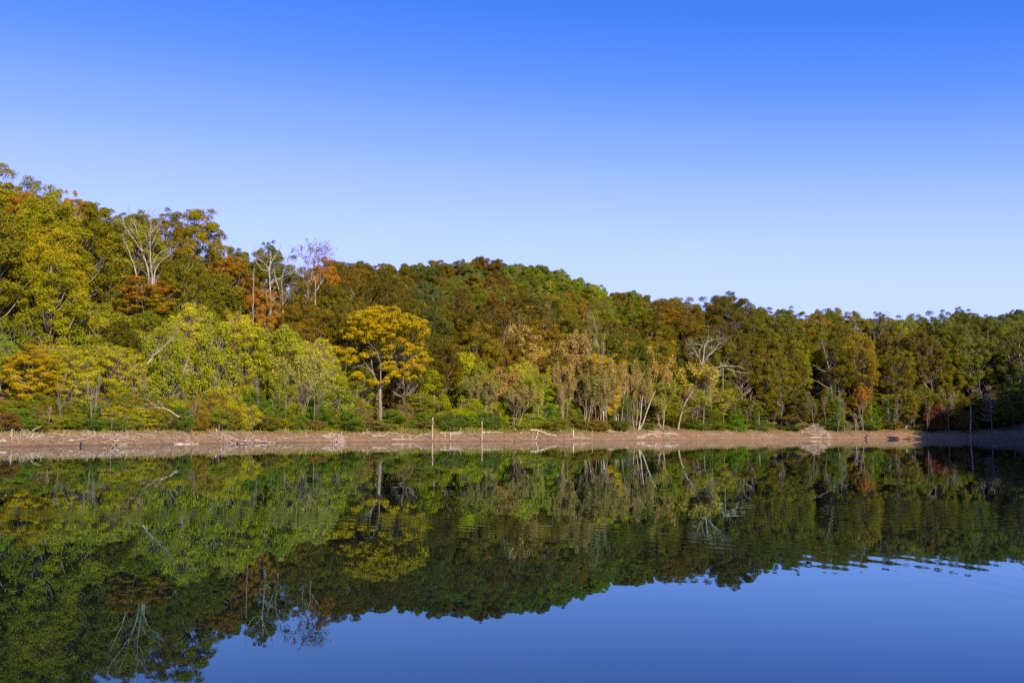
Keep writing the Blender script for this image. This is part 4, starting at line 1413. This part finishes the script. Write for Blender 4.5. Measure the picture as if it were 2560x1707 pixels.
# keep the view free towards the pale dead trees and the orange maples: x0, x1, lowest visible y, how far back they stand
CLEAR = [(280, 405, 640, 146), (255, 410, 735, Yd(335, 42)), (462, 590, 700, Yd(525, 50)), (570, 800, 735, 164), (575, 650, 790, Yd(610, 38)),
         (1575, 1675, 845, 214), (1590, 1760, 880, 210), (1860, 1925, 880, 241), (1150, 1290, 800, Yd(1200, 30)), (1325, 1365, 900, Yd(1345, 22)),
         (830, 1045, 900, 156), (1950, 2050, 760, 262)]
fi = 0
nfar = 0
for Yj, x in cands:
    while fi < len(front) and front[fi]['Y'] < Yj:
        c0, c1 = covers(front[fi])
        if c1 > c0: cover[c0:c1] = np.minimum(cover[c0:c1], front[fi]['y'] + 14)
        fi += 1
    ys, ya = shore(x), I(x, RA_X, RA_Y)
    d = Yj - ys
    if d < 17: continue
    X = (x - 1280) / 2610 * Yj
    if any((t['X'] - X) ** 2 + (t['Y'] - Yj) ** 2 < (min(t['rad'], 5) * .85) ** 2 for t in REG if t['hero'] and t['key'] in ('oak', 'maple', 'tall_oak', 'yellow')):
        continue
    if x > 2575: continue
    far = Yj > 305
    sky = I(x, SK_X, SK_Y)
    h = random.uniform(13, 18)
    if far:
        h = random.uniform(12.5, 17)
        if Yj > I(x, HD_X, HD_Y) + 14: continue
        lim = I(x, HB_X, HB_Y) + random.uniform(-3, 7)
    else:
        if Yj > ya + 16: continue
        lim = sky + random.uniform(-7, 10)
        if x > 1800: h *= 1.12
    g = ground(X, Yj)
    ytop = to_px((X, Yj, g + h))[1]
    ytop = max(ytop, lim - (9 if not far else 5))
    blocked = False
    for b0, b1, by, bY in CLEAR:
        if Yj < bY and b0 * SC - 35 < x < b1 * SC + 35 and ytop < by * SC:
            ytop = by * SC + random.uniform(0, 12)
            if to_px((X, Yj, g + 6.5))[1] < ytop: blocked = True
    if blocked: continue
    c0, c1 = max(int(x - 25) + 80, 0), min(int(x + 25) + 80, 2719)
    if c1 <= c0: continue
    cv = np.mean(cover[c0:c1])
    if ytop > cv - (3 if far else 7) and d > 34: continue
    col, aut = wood_colour(x / SC, ytop / SC)
    if far:
        col = (col[0] * 1.02, col[1] * 1.02, col[2] * 1.0)
        t = place('far', x, ytop, Yj, None, col, aut, disp=False, wf=random.uniform(.85, 1.1), hmin=6, group='trees on the far hillside')
        nfar += 1
    else:
        key = 'tall_oak' if (x > 1650 and random.random() < .6) or random.random() < .15 else 'oak'
        t = place(key, x, ytop, Yj, None, col, aut, disp=False, wf=random.uniform(.88, 1.12), hmin=7,
                  wood=random.choice([(1, 1, 1), (1.3, 1.2, 1.1), (1.9, 1.7, 1.5)]), group='trees of the wooded slope')
    r_ = REG[-1]
    c0, c1 = covers(r_)
    if c1 > c0: cover[c0:c1] = np.minimum(cover[c0:c1], r_['y'] + (6 if far else 12))

# trees of the point just outside the picture on the right: their shade lies on the right-hand bank
for i in range(20):
    Yk = 178 + (i % 8) * 5.5
    x = 2668 + (i // 8) * 75 + random.uniform(0, 50)
    X = (x - 1280) / 2610 * Yk
    if Yk < shore(x) + 5: Yk = shore(x) + 5 + random.uniform(0, 8)
    g = ground((x - 1280) / 2610 * Yk, Yk)
    yt = to_px(((x - 1280) / 2610 * Yk, Yk, g + random.uniform(16.5, 20)))[1]
    place('oak', x, yt, Yk, None, (90, 90, 30), 0, disp=False, wf=1.0, group='trees on the point right of the picture',
          label='green oak on the wooded point beyond the right edge')

# ---- grass, weeds and litter nobody could count
def grass():
    r = np.random.default_rng(5)
    n = 46000
    xp = r.uniform(-40, 2600, n)
    C = np.zeros((n, 3))
    keep = np.ones(n, bool)
    for i in range(n):
        dens = I(xp[i], [0, 600, 850, 1000, 1380, 1500, 2600], [.12, .15, .7, 1, 1, .3, .2])
        if r.random() > dens: keep[i] = False; continue
        Y = shore(xp[i]) + r.uniform(5.6, 12.5)
        X = (xp[i] - 1280) / 2610 * Y
        C[i] = (X, Y, ground(X, Y))
    C = C[keep]
    n = len(C)
    h = r.uniform(.12, .5, n) * np.where(r.random(n) < .1, 2.0, 1)
    a = r.uniform(0, 2 * pi, n)
    w = .035
    side = np.stack([np.cos(a) * w, np.sin(a) * w, np.zeros(n)], 1)
    tipo = np.stack([r.normal(0, .12, n), r.normal(0, .12, n), h], 1)
    V = np.stack([C - side, C + side, C + side * .3 + tipo, C - side * .3 + tipo], 1).reshape(-1, 3)
    A = np.stack([r.random(n), r.random(n), r.random(n)], 1)
    o = link('bank_grass', mesh_np('bank_grass', V, np.arange(4 * n).reshape(-1, 4), [M_GRASS], A))
    o.color = (*albedo((112, 112, 48)), .0)
    set_tag(o, 'dry grass and weeds along the top of the bank', 'grass', kind='stuff')


def litter():
    r = np.random.default_rng(6)
    paths = []
    for i in range(5200):
        xp = r.uniform(-30, 2590)
        Y = shore(xp) + r.uniform(.3, 8)
        X = (xp - 1280) / 2610 * Y
        g = ground(X, Y)
        a = r.uniform(0, pi)
        L = r.uniform(.15, .8) * (1 + (r.random() < .06))
        p0 = np.array([X, Y, g + .03])
        p1 = np.array([X + cos(a) * L, Y + sin(a) * L * .6, 0])
        p1[2] = ground(p1[0], p1[1]) + r.uniform(.02, .25)
        m = (p0 + p1) / 2 + r.normal(0, .05, 3)
        rr = r.uniform(.008, .024)
        paths.append((np.array([p0, m, p1]), np.array([rr, rr * .9, rr * .5])))
    V, F = tubes(paths, 3)
    o = link('twig_litter', mesh_np('twig_litter', V, F, [M_DRIFT]))
    o.color = (.85, .74, .62, 1)
    set_tag(o, 'loose dead twigs strewn over the brown bank', 'twigs', kind='stuff')
    n = 26000
    C = np.zeros((n, 3))
    for i in range(n):
        xp = r.uniform(-30, 2590)
        Y = shore(xp) + 8.5 * r.random() ** .6
        X = (xp - 1280) / 2610 * Y
        C[i] = (X, Y, ground(X, Y) + .02)
    V, F = leaf_quads(C, r.normal(0, .5, (n, 3)) + [0, -.4, 1], r.uniform(.02, .055, n), r)
    o = link('fallen_leaves', mesh_np('fallen_leaves', V, F, [M_GRASS], np.stack([r.random(n)] * 3, 1)))
    o.color = (*albedo((150, 112, 78)), 0)
    set_tag(o, 'fallen tan leaves scattered on the bank', 'leaves', kind='stuff')


grass()
litter()

# ------------------------------------------------------------------ labels for the unnamed trees and bushes
def colour_word(c, aut):
    r, g, b = c[:3]
    if aut > .35: return 'orange-tinged'
    if aut > .12: return 'rust-flecked'
    lum = (r + g) / 2
    ratio = r / max(g, 1)
    if ratio > 1.17: base = 'brown' if lum < 100 else 'bronze'
    elif ratio > 1.04: base = 'olive-brown'
    elif ratio > .95: base = 'olive'
    elif ratio > .82: base = 'green'
    else: base = 'deep green'
    if lum > 122: base = 'light ' + base
    elif lum < 84: base = 'dark ' + base
    return base


LAND = [(62, 440, 'orange-tinged crown at the far left skyline'), (340, 560, 'fan-limbed dead tree'), (335, 680, 'round orange maple'),
        (525, 620, 'tall russet maple'), (622, 650, 'white forked dead tree'), (752, 620, 'bright orange skyline maple'),
        (880, 790, 'big golden tree'), (1165, 790, 'wide tan half-bare tree'), (1225, 700, 'high orange maple'), (1170, 625, 'pale hilltop crown'),
        (1345, 800, 'tall white snag'), (1515, 730, 'big bronze oak'), (1678, 720, 'tall skyline oak'), (1615, 820, 'white basket-crowned dead tree'),
        (1400, 680, 'right shoulder of the distant hill'), (960, 620, 'left end of the distant hill'), (1280, 630, 'crest of the distant hill'),
        (1900, 830, 'pinkish dead trunk on the right'), (2000, 760, 'grey leafless crown on the right'), (2195, 725, 'dark red skyline crown'),
        (2300, 840, 'pine-like tree at the far right'), (80, 830, 'low golden tree on the left'), (1000, 900, 'bright vine column'),
        (2120, 880, 'pale stem with the leaning twin'), (1800, 900, 'low cedars on the right'), (1470, 940, 'white V-shaped trunks'),
        (405, 910, 'leaning white trunk on the left'), (527, 900, 'pale twin trunk on the left'), (720, 930, 'wavy pale trunk'),
        (250, 960, 'short bare sapling on the left'), (992, 980, 'tallest post'), (1107, 985, 'shorter post'), (1295, 990, 'dark rotten stake'),
        (1850, 985, 'big brush pile'), (150, 640, 'layered dark green crown on the left'), (2330, 712, 'far blue ridge on the right')]
ORD = ['nearest', 'second nearest', 'third nearest', 'fourth nearest', 'fifth nearest', 'sixth nearest', 'seventh nearest', 'eighth nearest']
todo = {}
for t in REG:
    if 'label' in t['o'].keys(): continue
    x, y = t['x'] / SC, (t['y'] + min(t['h'], t['w']) * .4) / SC
    if not (-40 < x < 2400): x = min(max(x, -30), 2380)
    L = min(LAND, key=lambda a: (a[0] - x) ** 2 + (a[1] - y) ** 2 * 1.4)
    dx, dy = x - L[0], y - L[1]
    if abs(dx) > 2.2 * abs(dy): rel = 'right of' if dx > 0 else 'left of'
    elif abs(dy) > 2.2 * abs(dx): rel = 'below' if dy > 0 else 'above'
    else: rel = ('lower ' if dy > 0 else 'upper ') + ('right of' if dx > 0 else 'left of')
    kind = {'oak': 'oak', 'tall_oak': 'tall oak', 'far': 'hill tree', 'shrub': 'bush', 'yellow': 'leafy tree', 'thin_bare': 'bare stem', 'twiggy': 'twiggy tree', 'maple': 'maple'}.get(t['key'], 'tree')
    todo.setdefault((colour_word(t['col'], t['aut']), kind, rel, L[2]), []).append((math.hypot(dx, dy), id(t), t))
for (cw, kind, rel, lm), ts in todo.items():
    ts.sort(key=lambda a: a[:2])
    for i, (_, _, t) in enumerate(ts):
        txt = f"{cw if kind != 'bare stem' else 'slim grey'} {kind} {rel} the {lm}"
        if len(ts) > 1: txt = txt.replace(' hill tree', ' tree').replace(' of the picture', '') + ', ' + (ORD[i] if i < len(ORD) else 'outermost')
        t['o']['label'] = txt
print('PLACED', len(REG), 'far', nfar)
